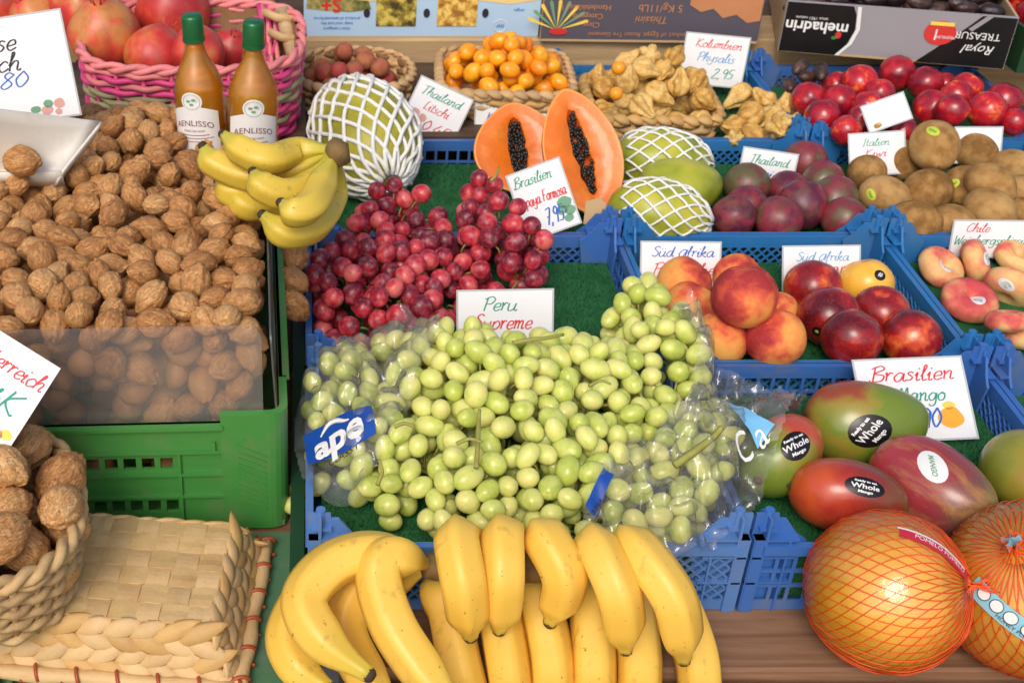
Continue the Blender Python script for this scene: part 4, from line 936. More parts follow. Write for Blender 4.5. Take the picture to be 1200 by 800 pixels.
# papaya halves
M['pap'] = MAT('papaya_flesh', (226, 114, 26), .36, .26, 26, .5, 120, coat=.15, dirt=((236, 150, 60), .7), ds=30); M['pap_rim'] = MAT('papaya_rim', (232, 150, 66), .4, .08, 30)
M['pap_skin'] = MAT('papaya_skin', (206, 160, 66), .5, .15, 14); M['pap_in'] = MAT('papaya_cavity', (214, 92, 34), .5, .2, 60, .4, 90)
M['seed'] = MAT('papaya_seed', (34, 32, 28), .3, .3, 200)
def papaya(top, bot, wpx, zb_, lean, label, seedn):
    o = at(bot[0], bot[1], zb_); nrm = Vector((0, -cos(lean), sin(lean))); c0 = Vector((0, 0, CAMZ))
    hit = lambda p: c0+ray(*p)*((o-c0).dot(nrm)/ray(*p).dot(nrm))
    a = hit(top); L = (a-o).length; v = (a-o).normalized(); x = v.cross(nrm).normalized(); W = wpx/ppm((top[0]+bot[0])/2, (top[1]+bot[1])/2, zb_+.06)
    t = thing('papaya_half', label, 'papaya', group='cut papaya halves'); t.matrix_world = frame(o, x, v)
    pr = lambda s: W/2*(sin(pi*min(1, max(0, s))**.85)**.62)*(1.0-.16*(1-s))      # half width along the length
    N = 30
    def outline(k, sc=1.0, off=0.0):
        q = 2*pi*k/44; s = .5-.5*cos(q); return Vector(((1 if q <= pi else -1)*pr(s), s*L, 0))
    pts = [outline(k) for k in range(44)]; cen = Vector((0, L*.5, 0)); cav = []
    sk = MB(); rows = []
    for j in range(9):
        ph = pi/2*j/8; rows.append([sk.av((p.x*cos(ph), cen.y+(p.y-cen.y)*(cos(ph)*.92+.08*cos(ph)), -W*.5*sin(ph))) for p in pts])
    for j in range(8):
        for k in range(44): sk.f.append([rows[j][k], rows[j+1][k], rows[j+1][(k+1) % 44], rows[j][(k+1) % 44]])
    sk.build('skin', M['pap_skin'], t, True)
    def ringat(f, z): return [Vector((cen.x+(p.x-cen.x)*f, cen.y+(p.y-cen.y)*f, z)) for p in pts]
    def cavring(f, z): return [Vector((W*.09*f*(1+.35*noise.noise(Vector((k*.5, seedn, 0))))*sin(2*pi*k/44), L*.5+L*.34*f*-cos(2*pi*k/44), z)) for k in range(44)]
    def strip(nm, rs, mt, cap=False):
        m = MB(); I = [[m.av(q) for q in r_] for r_ in rs]
        for A, B in zip(I, I[1:]):
            for k in range(44): m.f.append([A[k], A[(k+1) % 44], B[(k+1) % 44], B[k]])
        if cap: m.f.append(I[-1])
        return m.build(nm, mt, t, True)
    strip('rind', [ringat(1.0, 0), ringat(.985, .0015), ringat(.955, .001)], M['pap_rim'])
    strip('flesh', [ringat(.955, .001), ringat(.8, -.0005), cavring(1.12, -.001), cavring(1.0, -.004)], M['pap'])
    strip('cavity', [cavring(1.0, -.004), cavring(.9, -.016), cavring(.5, -.024)], M['pap_in'], True)
    sm = MB(); rs = random.Random(seedn)
    for k in range(150):
        q = rs.uniform(0, 6.28); f = sqrt(rs.random())*.93
        sm.ball(lambda d: Vector((d.x*.0027, d.y*.0034, d.z*.0026)), 7, 5, (W*.095*f*sin(q), L*.5-L*.34*f*cos(q), -.002-.012*(1-f*f)+rs.uniform(-.002, .003)))
    so = sm.build('seeds', M['seed'], t, True); so['kind'] = 'stuff'
    return t
papaya((600, 120), (614, 226), 116, T+.012, D(38), 'shorter cut papaya half behind the Papaya Formosa sign', 3)
papaya((661, 104), (704, 252), 100, T+.02, D(40), 'longer cut papaya half standing beside the blue crates', 5)
cb = MB().prism([(-.016, 0), (.016, 0), (.014, .026), (.006, .034), (-.012, .03)], -.0015, .0015).build('cardboard_scrap', M['kraft'])
cb.matrix_world = frame(at(698, 262, .905), (1, -.2, .15), (0, .35, 1)); tag(cb, 'brown cardboard scrap propped below the longer papaya half', 'cardboard')
# ================================================================== HEAPS
class Drop:
    """balls dropped straight down on a base and on each other"""
    def __init__(s, n=3000): s.P = np.zeros((n, 4)); s.n = 0
    def z(s, x, y, r, base):
        P = s.P[:s.n]; dx = P[:, 0]-x; dy = P[:, 1]-y; R2 = (P[:, 3]+r)*.96; q = R2*R2-dx*dx-dy*dy
        k = q > 0
        return max(base+r, float((P[k, 2]+np.sqrt(q[k])).max()) if k.any() else -9)
    def add(s, x, y, z, r): s.P[s.n] = (x, y, z, r); s.n += 1
def inside(poly, x, y):
    c = False; n = len(poly); j = n-1
    for i in range(n):
        if (poly[i][1] > y) != (poly[j][1] > y) and x < (poly[j][0]-poly[i][0])*(y-poly[i][1])/(poly[j][1]-poly[i][1])+poly[i][0]: c = not c
        j = i
    return c
def heap(dr, poly, base, top, rfn, tries, rs, cand=3):
    """fill a polygon: keep a ball if it stays under top(x, y)"""
    xs = [p[0] for p in poly]; ys = [p[1] for p in poly]; out = []
    for _ in range(tries):
        best = None
        for _c in range(cand):
            x, y = rs.uniform(min(xs), max(xs)), rs.uniform(min(ys), max(ys))
            if not inside(poly, x, y): continue
            r = rfn(); z = dr.z(x, y, r, base(x, y) if callable(base) else base); h = z+r-top(x, y)
            if h < 0 and (best is None or h < best[0]): best = (h, x, y, z, r)
        if best: _, x, y, z, r = best; dr.add(x, y, z, r); out.append((Vector((x, y, z)), r))
    return out
rs = random.Random(11)
# walnuts in the green crate: a mass below, single nuts on top
GMI = GM.inverted()
hw, hd = GW/2-.012, GD/2-.014
dn = Drop(4000); low = []
def loc2(x, y): return GM @ Vector((x, y, 0))
lm = MB(); wf = [walnut_fn(s) for s in range(3)]
LOWP = [MB().ball(f, 18, 12) for f in wf]
def heap_top(x, y):                                       # crate coordinates, height above the table boards
    return .247+.012*noise.noise(Vector((x*9, y*9, 0)))-.012*smooth(.22, .30, y)-.004*smooth(-.26, -.30, y)-.02*smooth(.15, .20, x)
poly = [(-hw, -hd), (hw, -hd), (hw, hd), (-hw, hd)]
inner = lambda e: [(-hw+e, -hd+e), (hw-e, -hd+e), (hw-e, hd-e), (-hw+e, hd-e)]
lowb = heap(dn, inner(.021), .012, lambda x, y: min(.203, heap_top(x, y)-.030), lambda: rs.uniform(.0138, .0165), 5200, rs, 1)
seen_low = [q for q in lowb if q[0].y < -hd+.034 and q[0].z > .10]
for c, r in lowb:
    if (c, r) in seen_low: continue
    q = Euler((rs.uniform(0, 6), rs.uniform(0, 6), rs.uniform(0, 6))).to_matrix().to_4x4(); b = rs.choice(LOWP); n0 = len(lm.v)
    X = Matrix.Translation(c) @ q @ Matrix.Scale(r*1.03, 4)
    lm.v += [tuple(X @ Vector(v)) for v in b.v]; lm.t += b.t; lm.f += [[i+n0 for i in f] for f in b.f]
wm = obj('walnut_mass', lm.mesh('walnut_mass', MAT('walnut_shell_far', (190, 140, 90), .5, .25, 60, .6, 160), True)); wm.matrix_world = GM
tag(wm, 'lower layers of walnuts filling the green crate', 'walnuts', kind='stuff')
topb = heap(dn, inner(.021), .012, heap_top, lambda: rs.uniform(.0132, .0164), 12000, rs, 2)
print('walnuts low', len(lowb), 'top', len(topb))
topb.sort(key=lambda q: -q[0].z)
for c, r in seen_low: fruit(WAL, 'walnut', 'whole walnut pressed against the clear front guard', 'walnut', GM @ c, r*1.06, rrot(), 'walnuts behind the clear guard')
for k, (c, r) in enumerate(topb):
    fruit(WAL, 'walnut', 'whole walnut in the heap of the green crate', 'walnut', GM @ c, r*1.06, rrot(), 'walnuts heaped in the green crate')
for k, (px, py, z) in enumerate(((345, 302, .953), (343, 329, .945), (344, 358, .94))):
    p = at(px, py, z); fruit(WAL, 'walnut', ('walnut at the back of three in the gap beside the red grapes', 'middle one of three walnuts in the gap beside the red grapes', 'front one of three walnuts in the gap beside the red grapes')[k], 'walnut', p, .0185, rrot(), 'walnuts fallen in the gap')
# grapes
def pxpoly(P, z): return [tuple(at(a, b, z)[:2]) for a, b in P]
BALLS = []
def bunches(balls, seeds, labels, meshes, group, stem_mat, name, kr):
    groups = [[] for _ in seeds]
    S = [at(*s) for s in seeds]
    for c, r in balls:
        groups[min(range(len(S)), key=lambda i: (c-S[i]).length)].append((c, r))
    for i, g_ in enumerate(groups):
        if not g_: continue
        cen = sum((c for c, r in g_), Vector())/len(g_); zt = min(c.z for c, r in g_)
        t = thing(name, labels[i], 'grapes', (cen.x, cen.y, zt), group=group)
        m = MB(); L = t.location
        far = sorted(g_, key=lambda q: -(q[0]-cen).length)
        axis = [(far[0][0]*.6+cen*.4)-L-Vector((0, 0, .008)), (far[0][0]*.3+cen*.7)-L-Vector((0, 0, .006)), cen-L-Vector((0, 0, .008)), Vector((0, 0, .0))]
        m.tube(spline(axis, 4), .0022, 5)
        for c, r in g_:
            near = min(axis[:3], key=lambda q: (q-(c-L)).length); e = c-L; d = (near-e); d = d.normalized() if d.length > 1e-6 else Vector((0, 0, 1))
            m.tube([e+d*r*.9, e+d*(r+.006)+Vector((0, 0, .002)), e+(near-e).normalized()*min(.024, (near-e).length*.7)], [.0016, .0011, .0014], 4)
        m.build('stem', stem_mat, t, True)
        for c, r in g_:
            q = Euler((rs.gauss(0, .7)+(pi/2 if kr else 0)*rs.random(), rs.gauss(0, .7), rs.uniform(0, 6.28)))
            o = obj('berry', rs.choice(meshes), t, loc=c-L, rot=q, scale=r*1.04)
        BALLS.extend(g_)
M['stem'] = MAT('grape_stem', (150, 150, 70), .6, .3, 90, dirt=((130, 84, 44), .7), ds=60)
M['stem_r'] = MAT('grape_stem_brown', (140, 120, 60), .6, .3, 90, dirt=((110, 70, 40), .7), ds=60)
dg = Drop(3000)
def bumps(L, base, fl=.02):
    """heap profile: sum of round mounds (px, py, radius m, height)"""
    Q = [(at(a, b, base+.03), rr, h) for a, b, rr, h in L]
    def f(x, y):
        z = base+fl
        for p, rr, h in Q:
            d2 = ((x-p.x)**2+(y-p.y)**2)/(rr*rr)
            if d2 < 1: z = max(z, base+h*sqrt(1-d2))
        return z
    return f
redp = pxpoly([(425, 215), (470, 205), (508, 214), (524, 232), (546, 208), (590, 210), (600, 245), (632, 285), (630, 330), (585, 335), (530, 345), (500, 385), (450, 392), (405, 392), (388, 365), (370, 330), (372, 295), (412, 270)], .925)
redp = [tuple(at(a, b, .965 if b < 260 else .94 if b < 300 else .925)[:2]) for a, b in [(425, 222), (470, 214), (508, 222), (524, 244), (546, 218), (590, 220), (600, 250), (638, 288), (640, 335), (590, 342), (530, 348), (500, 388), (450, 396), (402, 396), (384, 365), (366, 330), (368, 292), (412, 272)]]
rt = bumps([(470, 258, .105, .122), (572, 264, .105, .125), (604, 302, .11, .12), (430, 330, .14, .095), (460, 370, .09, .085), (520, 330, .09, .07), (540, 270, .09, .105), (420, 290, .10, .10), (500, 310, .10, .085)], T, .034)
def gbase(x, y): return RIM+.003 if (abs(y-Y[1]) < .012 or abs(y-Y[2]) < .012 or abs(x-X2) < .012 or abs(x-X1) < .01 or abs(y-Y[0]) < .01) else T
redb = heap(dg, redp, gbase, rt, lambda: rs.uniform(.0112, .0136), 9000, rs, 2)
print('red', len(redb))
bunches(redb, [(465, 250, .95), (580, 235, .96), (600, 310, .95), (400, 320, .93), (450, 375, .92), (520, 335, .9)],
        ['pinkish red grape bunch on top, beside the foam netted pomelo', 'red grape bunch on top, nearest the papaya sign', 'red grape bunch hanging towards the Peru sign', 'dark red grape bunch against the walnut side of its crate',
         'dark red grape bunch in front, next to the grape bag', 'darkest red grapes in the hollow behind the Peru sign'], RGR, 'red grape bunches', M['stem_r'], 'grape_bunch', False)
grp = pxpoly([(358, 460), (385, 428), (440, 405), (500, 402), (540, 420), (610, 428), (680, 424), (722, 372), (760, 356), (790, 392), (826, 425), (828, 480), (852, 512), (850, 560), (812, 610), (765, 622), (705, 612), (645, 602), (610, 592), (560, 604), (522, 598), (495, 575), (440, 572), (420, 545), (370, 530)], .925)
gt = bumps([(400, 470, .085, .09), (470, 440, .09, .085), (480, 530, .10, .085), (570, 485, .14, .125), (620, 462, .11, .115), (560, 560, .10, .09), (640, 550, .12, .10), (690, 480, .11, .11), (755, 400, .085, .11), (780, 450, .09, .11), (720, 530, .10, .09), (800, 550, .10, .09), (770, 600, .07, .07), (520, 470, .10, .10)], T, .034)
dg2 = Drop(3000)
for c, r in PLACED:
    if .8 < c.y < 1.3 and c.x < .7: dg2.add(c.x, c.y, c.z, r)
grb = heap(dg2, grp, gbase, gt, lambda: rs.uniform(.0098, .0122), 17000, rs, 2)
print('green', len(grb))
bunches(grb, [(400, 470, .93), (470, 430, .93), (480, 540, .92), (575, 460, .95), (625, 415, .95), (555, 560, .93), (645, 545, .94), (690, 470, .95), (755, 395, .95), (790, 455, .95), (720, 540, .92), (800, 565, .93)],
        ['green grape bunch inside the clear bag with the blue label', 'green grapes beside the mouth of the labelled clear bag', 'green grape bunch with brown stems above the crooked banana hand', 'large green grape bunch in the middle of the heap', 'green grape bunch in front of the Peru sign',
         'green grape bunch hanging to the front rim above the bananas', 'green grapes low in the front middle of the heap', 'green grape bunch between the middle heap and the tall one', 'green grape bunch topping the heap beside the peaches', 'green grape bunch touching the crumpled clear film',
         'green grapes behind the folded blue bag edge', 'green grape bunch inside the crumpled bag beside the mangoes'], GGR, 'green grape bunches', M['stem'], 'grape_bunch', True)
for k, (px, py, z) in enumerate(((350, 573, .84), (346, 592, .835))):
    fruit(GGR, 'loose_grape', ('loose green grape fallen in the gap beside the walnut crate, upper one', 'loose green grape fallen in the gap beside the walnut crate, lower one')[k], 'grape', at(px, py, z), .011, rrot(), 'grapes fallen in the gap')
# a few bare stalks standing out of the green heap
def stalk(parent_label, P, rad=.0024):
    o = MB().tube(spline([at(*p) for p in P], 5), [rad*(1.2-.4*k/(5*(len(P)-1))) for k in range(5*(len(P)-1)+1)], 6).build('grape_stalk', M['stem'], None, True)
    tag(o, parent_label, 'grape stalk', 'bare grape stalks')
stalk('bare reddish grape stalk standing up in the left green bunch', [(558, 548, .955), (560, 520, .965), (561, 495, .972), (562, 480, .977)])
stalk('thick pale green grape stalk lying across the bag by the mangoes', [(790, 545, .955), (815, 528, .965), (838, 510, .97), (846, 500, .975)], .0035)
stalk('thin green stalk sticking out above the grapes near the Peru sign', [(600, 402, .985), (620, 398, .99), (640, 396, .99), (660, 392, .988)])

stalk('short brown forked stalk in the green grapes above the crooked bananas', [(442, 568, .945), (448, 552, .952), (444, 538, .957)], .0018)
stalk('brown stalk end among the green grapes below the labelled bag', [(462, 500, .965), (474, 496, .968), (486, 500, .968)], .0018)
stalk('brown stalk between the green grapes in the middle of the heap', [(535, 520, .975), (550, 514, .979), (566, 518, .978)], .0018)
stalk('thin brown stalk in the green grapes near the tall bunch', [(690, 452, .985), (704, 446, .988), (716, 450, .987)], .0016)
stalk('greenish stalk end on top of the red grapes beside the papaya sign', [(575, 212, .995), (582, 205, 1.0), (584, 196, 1.004)], .0018)
# ------------------------------------------------------------------ bananas
def banana_mat(name, a, b, g, brown, spots):
    k = NT(name); tc = k.n('TexCoord'); at_ = k.n('Attribute', attribute_name='along'); oi = k.n('ObjectInfo')
    n1 = k.n('TexNoise', i_Scale=22, i_Detail=3); n2 = k.n('TexNoise', i_Scale=160, i_Detail=3, i_Roughness=.7); 
    for x in (n1, n2): k.l(tc.outputs['Object'], x.inputs['Vector'])
    col = k.mix(n1.outputs[0], lin(a), lin(b))
    f = at_.outputs['Fac']
    gr = k.ramp(f, [(0, (255, 255, 255)), (.16, (150, 150, 150)), (.3, (0, 0, 0)), (.78, (0, 0, 0)), (.94, (190, 190, 190)), (1, (235, 235, 235))])
    col = k.mix(k.math('MULTIPLY', gr, .75), col, lin(g))
    mr = k.n('MapRange'); mr.inputs[1].default_value = .72-spots*.06; mr.inputs[2].default_value = .80-spots*.06; k.l(n2.outputs[0], mr.inputs[0])
    col = k.mix(k.math('MULTIPLY', mr.outputs[0], .8), col, lin(brown))
    mp = k.n('VectorMath', operation='MULTIPLY'); mp.inputs[1].default_value = (90, 90, 8); k.l(tc.outputs['Object'], mp.inputs[0])
    n3 = k.n('TexNoise', i_Scale=1, i_Detail=3); k.l(mp.outputs[0], n3.inputs['Vector'])
    mr2 = k.n('MapRange'); mr2.inputs[1].default_value = .62; mr2.inputs[2].default_value = .78; k.l(n3.outputs[0], mr2.inputs[0])
    col = k.mix(k.math('MULTIPLY', mr2.outputs[0], .4), col, lin(brown))
    k.l(col, k.b.inputs['Base Color']); k.b.inputs['Roughness'].default_value = .42; k.b.inputs['Subsurface Weight'].default_value = .08; k.b.inputs['Subsurface Radius'].default_value = (.004, .003, .001)
    b_ = k.n('Bump', i_Strength=.12, i_Distance=.001); k.l(n1.outputs[0], b_.inputs['Height']); k.l(b_.outputs[0], k.b.inputs['Normal'])
    return k.m
M['ban'] = banana_mat('banana_peel', (230, 182, 62), (240, 198, 92), (178, 180, 66), (132, 84, 36), 1.1)
M['ban2'] = banana_mat('small_banana_peel', (208, 178, 58), (222, 192, 80), (146, 164, 58), (110, 76, 40), 1.2)
M['ban_tip'] = MAT('banana_tip', (62, 46, 34), .8, .3, 300); M['ban_crown'] = MAT('banana_crown', (120, 96, 52), .7, .3, 120, dirt=((70, 50, 30), .7), ds=80)
def banana(P, rad, parent, mat, stem=.3):
    """P: world points crown -> tip"""
    n = 8; S = spline(P, n); m = len(S); L = parent.location; rr = []
    for k in range(m):
        t = k/(m-1)
        r = rad*(1-.04*cos(t*6))
        if t < .26: r *= stem+(1-stem)*smooth(.06, .26, t)
        if t > .78: r *= 1-.62*smooth(.78, 1.0, t)**1.2
        rr.append(r)
    N = 20; mb = MB(); pts = [p-L for p in S]; rings = []; prev = None
    cen = sum(S, Vector())/m
    for k, p in enumerate(pts):
        t = (pts[min(m-1, k+1)]-pts[max(0, k-1)]).normalized(); u = prev if prev is not None else Vector((0, 0, 1)); u = u-t*u.dot(t)
        u = u.normalized() if u.length > 1e-5 else t.orthogonal().normalized(); prev = u; w_ = t.cross(u); ring = []
        for j in range(N):
            a = 2*pi*j/N; q_ = ((a+.35) % (2*pi/5))-pi/5; f = .12+.95*cos(pi/5)/cos(q_)/.90
            ring.append(mb.av(p+(u*cos(a)+w_*sin(a))*rr[k]*f, k/(m-1)))
        rings.append(ring)
    for k in range(m-1):
        for j in range(N): mb.f.append([rings[k][j], rings[k][(j+1) % N], rings[k+1][(j+1) % N], rings[k+1][j]])
    mb.f.append(rings[0][::-1]); mb.f.append(rings[-1])
    o = mb.build('banana', mat, parent, True, True)
    d = (pts[-1]-pts[-2]).normalized()
    tp_ = MB().tube([pts[-1]-d*.001, pts[-1]+d*.003, pts[-1]+d*.0055], [rr[-1]*1.04, rr[-1]*.95, rr[-1]*.6], 9).build('tip', M['ban_tip'], o, True)
    return o
def crown(parent, pts, rad):
    MB().tube([p-parent.location for p in pts], rad, 9).build('crown', M['ban_crown'], parent, True)
# standing row of bananas in front
bt = thing('banana_hand', 'upper hand of five bananas lapping over the front row', 'bananas', at(650, 660, .93), group='bananas in front')
for (xt, yt, xm, xe, ye, tz) in ((536, 630, 543, 551, 745, .878), (590, 628, 590, 585, 737, .88), (640, 630, 660, 645, 728, .885), (700, 640, 722, 733, 760, .876), (745, 640, 785, 801, 772, .874)):
    dy = ye-yt
    banana([at(xt+(640-xt)*.35, yt+26, .915), at(xt+(640-xt)*.10, yt+6, .945), at(xt, yt+2, .962), at(xm, yt+dy*.42, .945), at((xm+xe)/2+ (xm-xt)*.1, yt+dy*.75, .91), at(xe, ye, tz)], .0172, bt, M['ban'])
crown(bt, [at(600, 664, .91), at(640, 660, .915), at(680, 664, .91)], [.014, .018, .014])
bl = thing('banana_hand', 'lower hand of bananas running down past the picture edge', 'bananas', at(650, 760, .84), group='bananas in front')
for (xt, xm, xe) in ((515, 535, 560), (575, 592, 606), (625, 645, 650), (690, 695, 696), (738, 750, 748), (785, 818, 828)):
    banana([at(xt+(650-xt)*.3, 668, .875), at(xt, 690, .873), at((xt+xm)/2, 720, .862), at(xm, 770, .842), at((xm+xe)/2, 820, .827), at(xe, 880, .828)], .0178, bl, M['ban'])
crown(bl, [at(590, 664, .87), at(650, 660, .872), at(710, 664, .87)], [.014, .018, .014])
bh = thing('banana_hand', 'crooked hand of four bananas with a green stem beside the plaited basket', 'bananas', at(430, 720, .85), group='bananas in front')
K = at(508, 664, .905)
banana([K, at(470, 676, .895), at(425, 690, .885), at(406, 735, .865), at(430, 790, .845), at(470, 850, .835)], .0178, bh, M['ban'], .28)
banana([K, at(470, 655, .90), at(385, 672, .885), at(340, 735, .862), at(350, 780, .85), at(385, 806, .845)], .0178, bh, M['ban'], .28)
banana([K, at(478, 655, .925), at(430, 648, .935), at(385, 665, .93), at(358, 705, .915), at(382, 752, .90), at(432, 790, .888)], .0185, bh, M['ban'], .28)
banana([K, at(482, 656, .935), at(452, 654, .942), at(446, 682, .93), at(464, 735, .91), at(502, 792, .888), at(545, 848, .870)], .0185, bh, M['ban'], .28)
crown(bh, [at(498, 662, .915), at(512, 664, .912), at(522, 668, .905)], [.011, .013, .010])
# small hand on the walnuts
bs_ = thing('banana_hand', 'hand of small greenish bananas lying on the walnuts beside the bottles', 'bananas', at(330, 220, 1.06))
K = at(394, 176, 1.12)
for P in ([(360, 235, 1.05), (320, 238, 1.045), (288, 240, 1.05), (272, 218, 1.065)],
          [(355, 215, 1.06), (305, 222, 1.06), (272, 225, 1.06), (256, 212, 1.065)],
          [(350, 195, 1.09), (295, 205, 1.085), (252, 190, 1.095), (238, 172, 1.11)],
          [(350, 176, 1.11), (315, 186, 1.115), (285, 176, 1.12), (262, 158, 1.13)],
          [(365, 215, 1.09), (335, 226, 1.09), (308, 218, 1.10), (297, 202, 1.11)],
          [(392, 225, 1.06), (372, 262, 1.05), (335, 272, 1.055), (308, 252, 1.07)],
          [(378, 215, 1.10), (365, 240, 1.095), (345, 247, 1.095), (330, 238, 1.10)]):
    banana([K]+[at(*p) for p in P], .0152, bs_, M['ban2'], .42)
crown(bs_, [at(388, 170, 1.128), at(396, 176, 1.125), at(402, 192, 1.11)], [.010, .013, .009])
# ================================================================== BASKETS
def sup(a, b, e, q):
    c, s = cos(q), sin(q); return Vector((a*abs(c)**(2/e)*(1 if c >= 0 else -1), b*abs(s)**(2/e)*(1 if s >= 0 else -1), 0))
def per(a, b, e, n):
    """n points evenly spaced round the outline"""
    P = [sup(a, b, e, 2*pi*k/720) for k in range(720)]; cum = [0]
    for k in range(720): cum.append(cum[-1]+(P[(k+1) % 720]-P[k]).length)
    out = []; j = 0
    for k in range(n):
        t = cum[-1]*k/n
        while cum[j+1] < t: j += 1
        f = (t-cum[j])/max(1e-9, cum[j+1]-cum[j]); out.append(P[j].lerp(P[(j+1) % 720], f))
    return out
def lens(L, W_, H_):
    m = MB(); n = 8
    m.tube([(L*(k/n-.5), 0, H_*.25*sin(pi*k/n)) for k in range(n+1)], [max(.12, sin(pi*k/n)**.7)*W_/2 for k in range(n+1)], 8, flat=H_/W_)
    return m
def wicker(name, label, base, a, b, e, h, flare, rows, sr, mats, rim_mat, yaw=0, rim='twist', n_st=26, group='woven baskets', cat='basket', floor_mat=None, tilt=None):
    t = thing(name, label, cat, base, (tilt[0], tilt[1], yaw) if tilt else (0, 0, yaw), group)
    shell = MB(); N = 64; P0 = per(a, b, e, N); rr = []
    for z, f in ((0, 1), (h*.98, flare)): rr.append([shell.av((p.x*f*.96, p.y*f*.96, z+.002)) for p in P0])
    for k in range(N): shell.f.append([rr[0][k], rr[0][(k+1) % N], rr[1][(k+1) % N], rr[1][k]])
    shell.f.append(rr[0][::-1]); shell.build('lining', floor_mat or mats[0], t, True)
    n2 = n_st*8
    for r_ in range(rows):
        z = sr+(h-2*sr)*r_/max(1, rows-1); f = 1+(flare-1)*z/h; P = per(a*f, b*f, e, n2); pts = []
        for k, p in enumerate(P):
            d = p.normalized(); off = sr*.75*cos(pi*k/8+(pi if r_ % 2 else 0)); pts.append(p+d*off+Vector((0, 0, z+sr*.25*sin(pi*k/4+r_))))
        MB().tube(pts, sr, 6, closed=True).build('strand', mats[r_ % len(mats)], t, True)
    m = MB()
    for k, p in enumerate(per(a, b, e, n_st)):
        m.tube([(p.x, p.y, 0), (p.x*flare, p.y*flare, h)], sr*.8, 5)
    m.build('stakes', mats[0], t, True)
    P = per(a*flare, b*flare, e, 120)
    if rim == 'twist':
        for s in (0, 1):
            pts = [p+p.normalized()*(sr*.9*cos(2*pi*k/8+s*pi))+Vector((0, 0, h+sr+sr*.9*sin(2*pi*k/8+s*pi))) for k, p in enumerate(P)]
            MB().tube(pts, sr*1.05, 6, closed=True).build('rim', rim_mat, t, True)
    else:
        L = rim; n = int(sum((P[(k+1) % 120]-P[k]).length for k in range(120))/L); me = lens(L*1.5, L*.9, L*.55).mesh('plait', rim_mat, True); PP = per(a*flare, b*flare, e, n)
        for k in range(n):
            d = (PP[(k+1) % n]-PP[k-1]).normalized(); q = atan2(d.y, d.x)
            obj('plait', me, t, loc=PP[k]+Vector((0, 0, h)), rot=Euler((.5, .35, q)))
    return t
def in_basket(base, a, b, e, z0, hgt, r0, r1, tries, meshes, name, cat, label, group, yaw=0, seed=1, rs_=None, scale=1.0, crown_=1.0, cap=400):
    rs2 = random.Random(seed); d = Drop(900); P = [(p.x, p.y) for p in per(a-r0*.9, b-r0*.9, e, 40)]
    B = heap(d, P, z0, lambda x, y: z0+r0*2+hgt*max(0, 1-crown_*((x/a)**2+(y/b)**2)), lambda: rs2.uniform(r0, r1), tries, rs2, 2)
    X = Matrix.Translation(Vector(base)) @ Matrix.Rotation(yaw, 4, 'Z')
    for c, r in B: 
        w_ = X @ c; fruit(meshes, name, label, cat, w_, r*scale, rrot(), group); PLACED.append((w_, r))
    return B
# pomegranate basket
pb = at(205, 100, 1.0); pb = Vector((-.165, 1.80, TOP))
wicker('wicker_basket', 'pink and straw wicker basket full of pomegranates', (-.165, 1.815, .93), .15, .135, 3.2, .115, 1.06, 13, .0046, [M['wick_pink'], M['wick_pink'], M['wick_pink'], M['wick_olive'], M['wick_pink'], M['wick_pink'], M['wick_olive'], M['wick_olive'], M['wick_olive'], M['wick_pink'], M['wick_rose'], M['wick_pink'], M['wick_rose']], M['wick_rose'], floor_mat=M['wick_brown'])
bk = thing('support_box', 'dark wooden box under the pomegranate basket', 'wooden box', (-.19, 1.83, TOP))
MB().box(-.19, .19, -.16, .2, 0, .1175).build('box', M['wood_dark'], bk)
PM = []
pl = [(5, 4, 34, 'pomegranate cut off at the top left corner'), (45, 24, 34, 'pomegranate behind the white picture sign'), (98, 8, 40, 'pomegranate partly above the picture at the back'), (150, 6, 34, 'yellowish pomegranate at the back edge'), (182, 66, 36, 'pomegranate low in the basket middle'),
      (232, 62, 32, 'pomegranate behind the bottle necks'), (270, 60, 26, 'small pomegranate between bottles and handle'), (203, 14, 44, 'bright red pomegranate topmost of the basket'), (123, 41, 43, 'large russet pomegranate at the basket front')]
for k, it in enumerate(pl):
    c, r = settle(it[0], it[1], it[2], .985, PLACED)
    o = fruit(POME, 'pomegranate', it[3], 'pomegranate', c, r, Euler((R.uniform(-.7, .3), R.uniform(-.5, .5), R.uniform(0, 6))), 'pomegranates in the wicker basket')
    obj('calyx', CALYX, o)
# handle: rattan wrapped stick at the basket end
hd_ = thing('basket_handle', 'bundle of pink cane and a pale stick beside the pomegranate basket', 'basket handle', at(325, 100, .95))
L = hd_.location
a0, a1 = atY(330, 12, 1.92), atY(346, 70, 1.86)
MB().tube([a0-L, a1-L], .012, 12).build('stick', M['wood_pale'], hd_, True)
for f in (.15, .55): 
    p = a0.lerp(a1, f)-L; MB().tube([p+Vector((-.03, 0, .008)), p+Vector((-.01, -.014, .004)), p+Vector((.016, -.012, 0)), p+Vector((.02, .012, 0))], .0045, 6, flat=1.6).build('wrapping', M['wick_pale'], hd_, True)
for k in range(6):
    MB().tube(spline([atY(303+k*4, 5+k, 1.94)-L, atY(306+k*4+3*(-1)**k, 45, 1.90)-L, atY(302+k*4-4*(-1)**k, 75, 1.87)-L, atY(310+k*3, 104, 1.86)-L], 4), .0042, 6).build('cane', M['wick_rose'] if k % 2 else M['wick_pink'], hd_, True)
wicker('wicker_basket', 'brown wicker basket at the back behind the bottles', atY(272, 32, 2.10), .07, .06, 2.2, .10, 1.08, 8, .0055, [M['wick_brown']], M['wick_brown'])
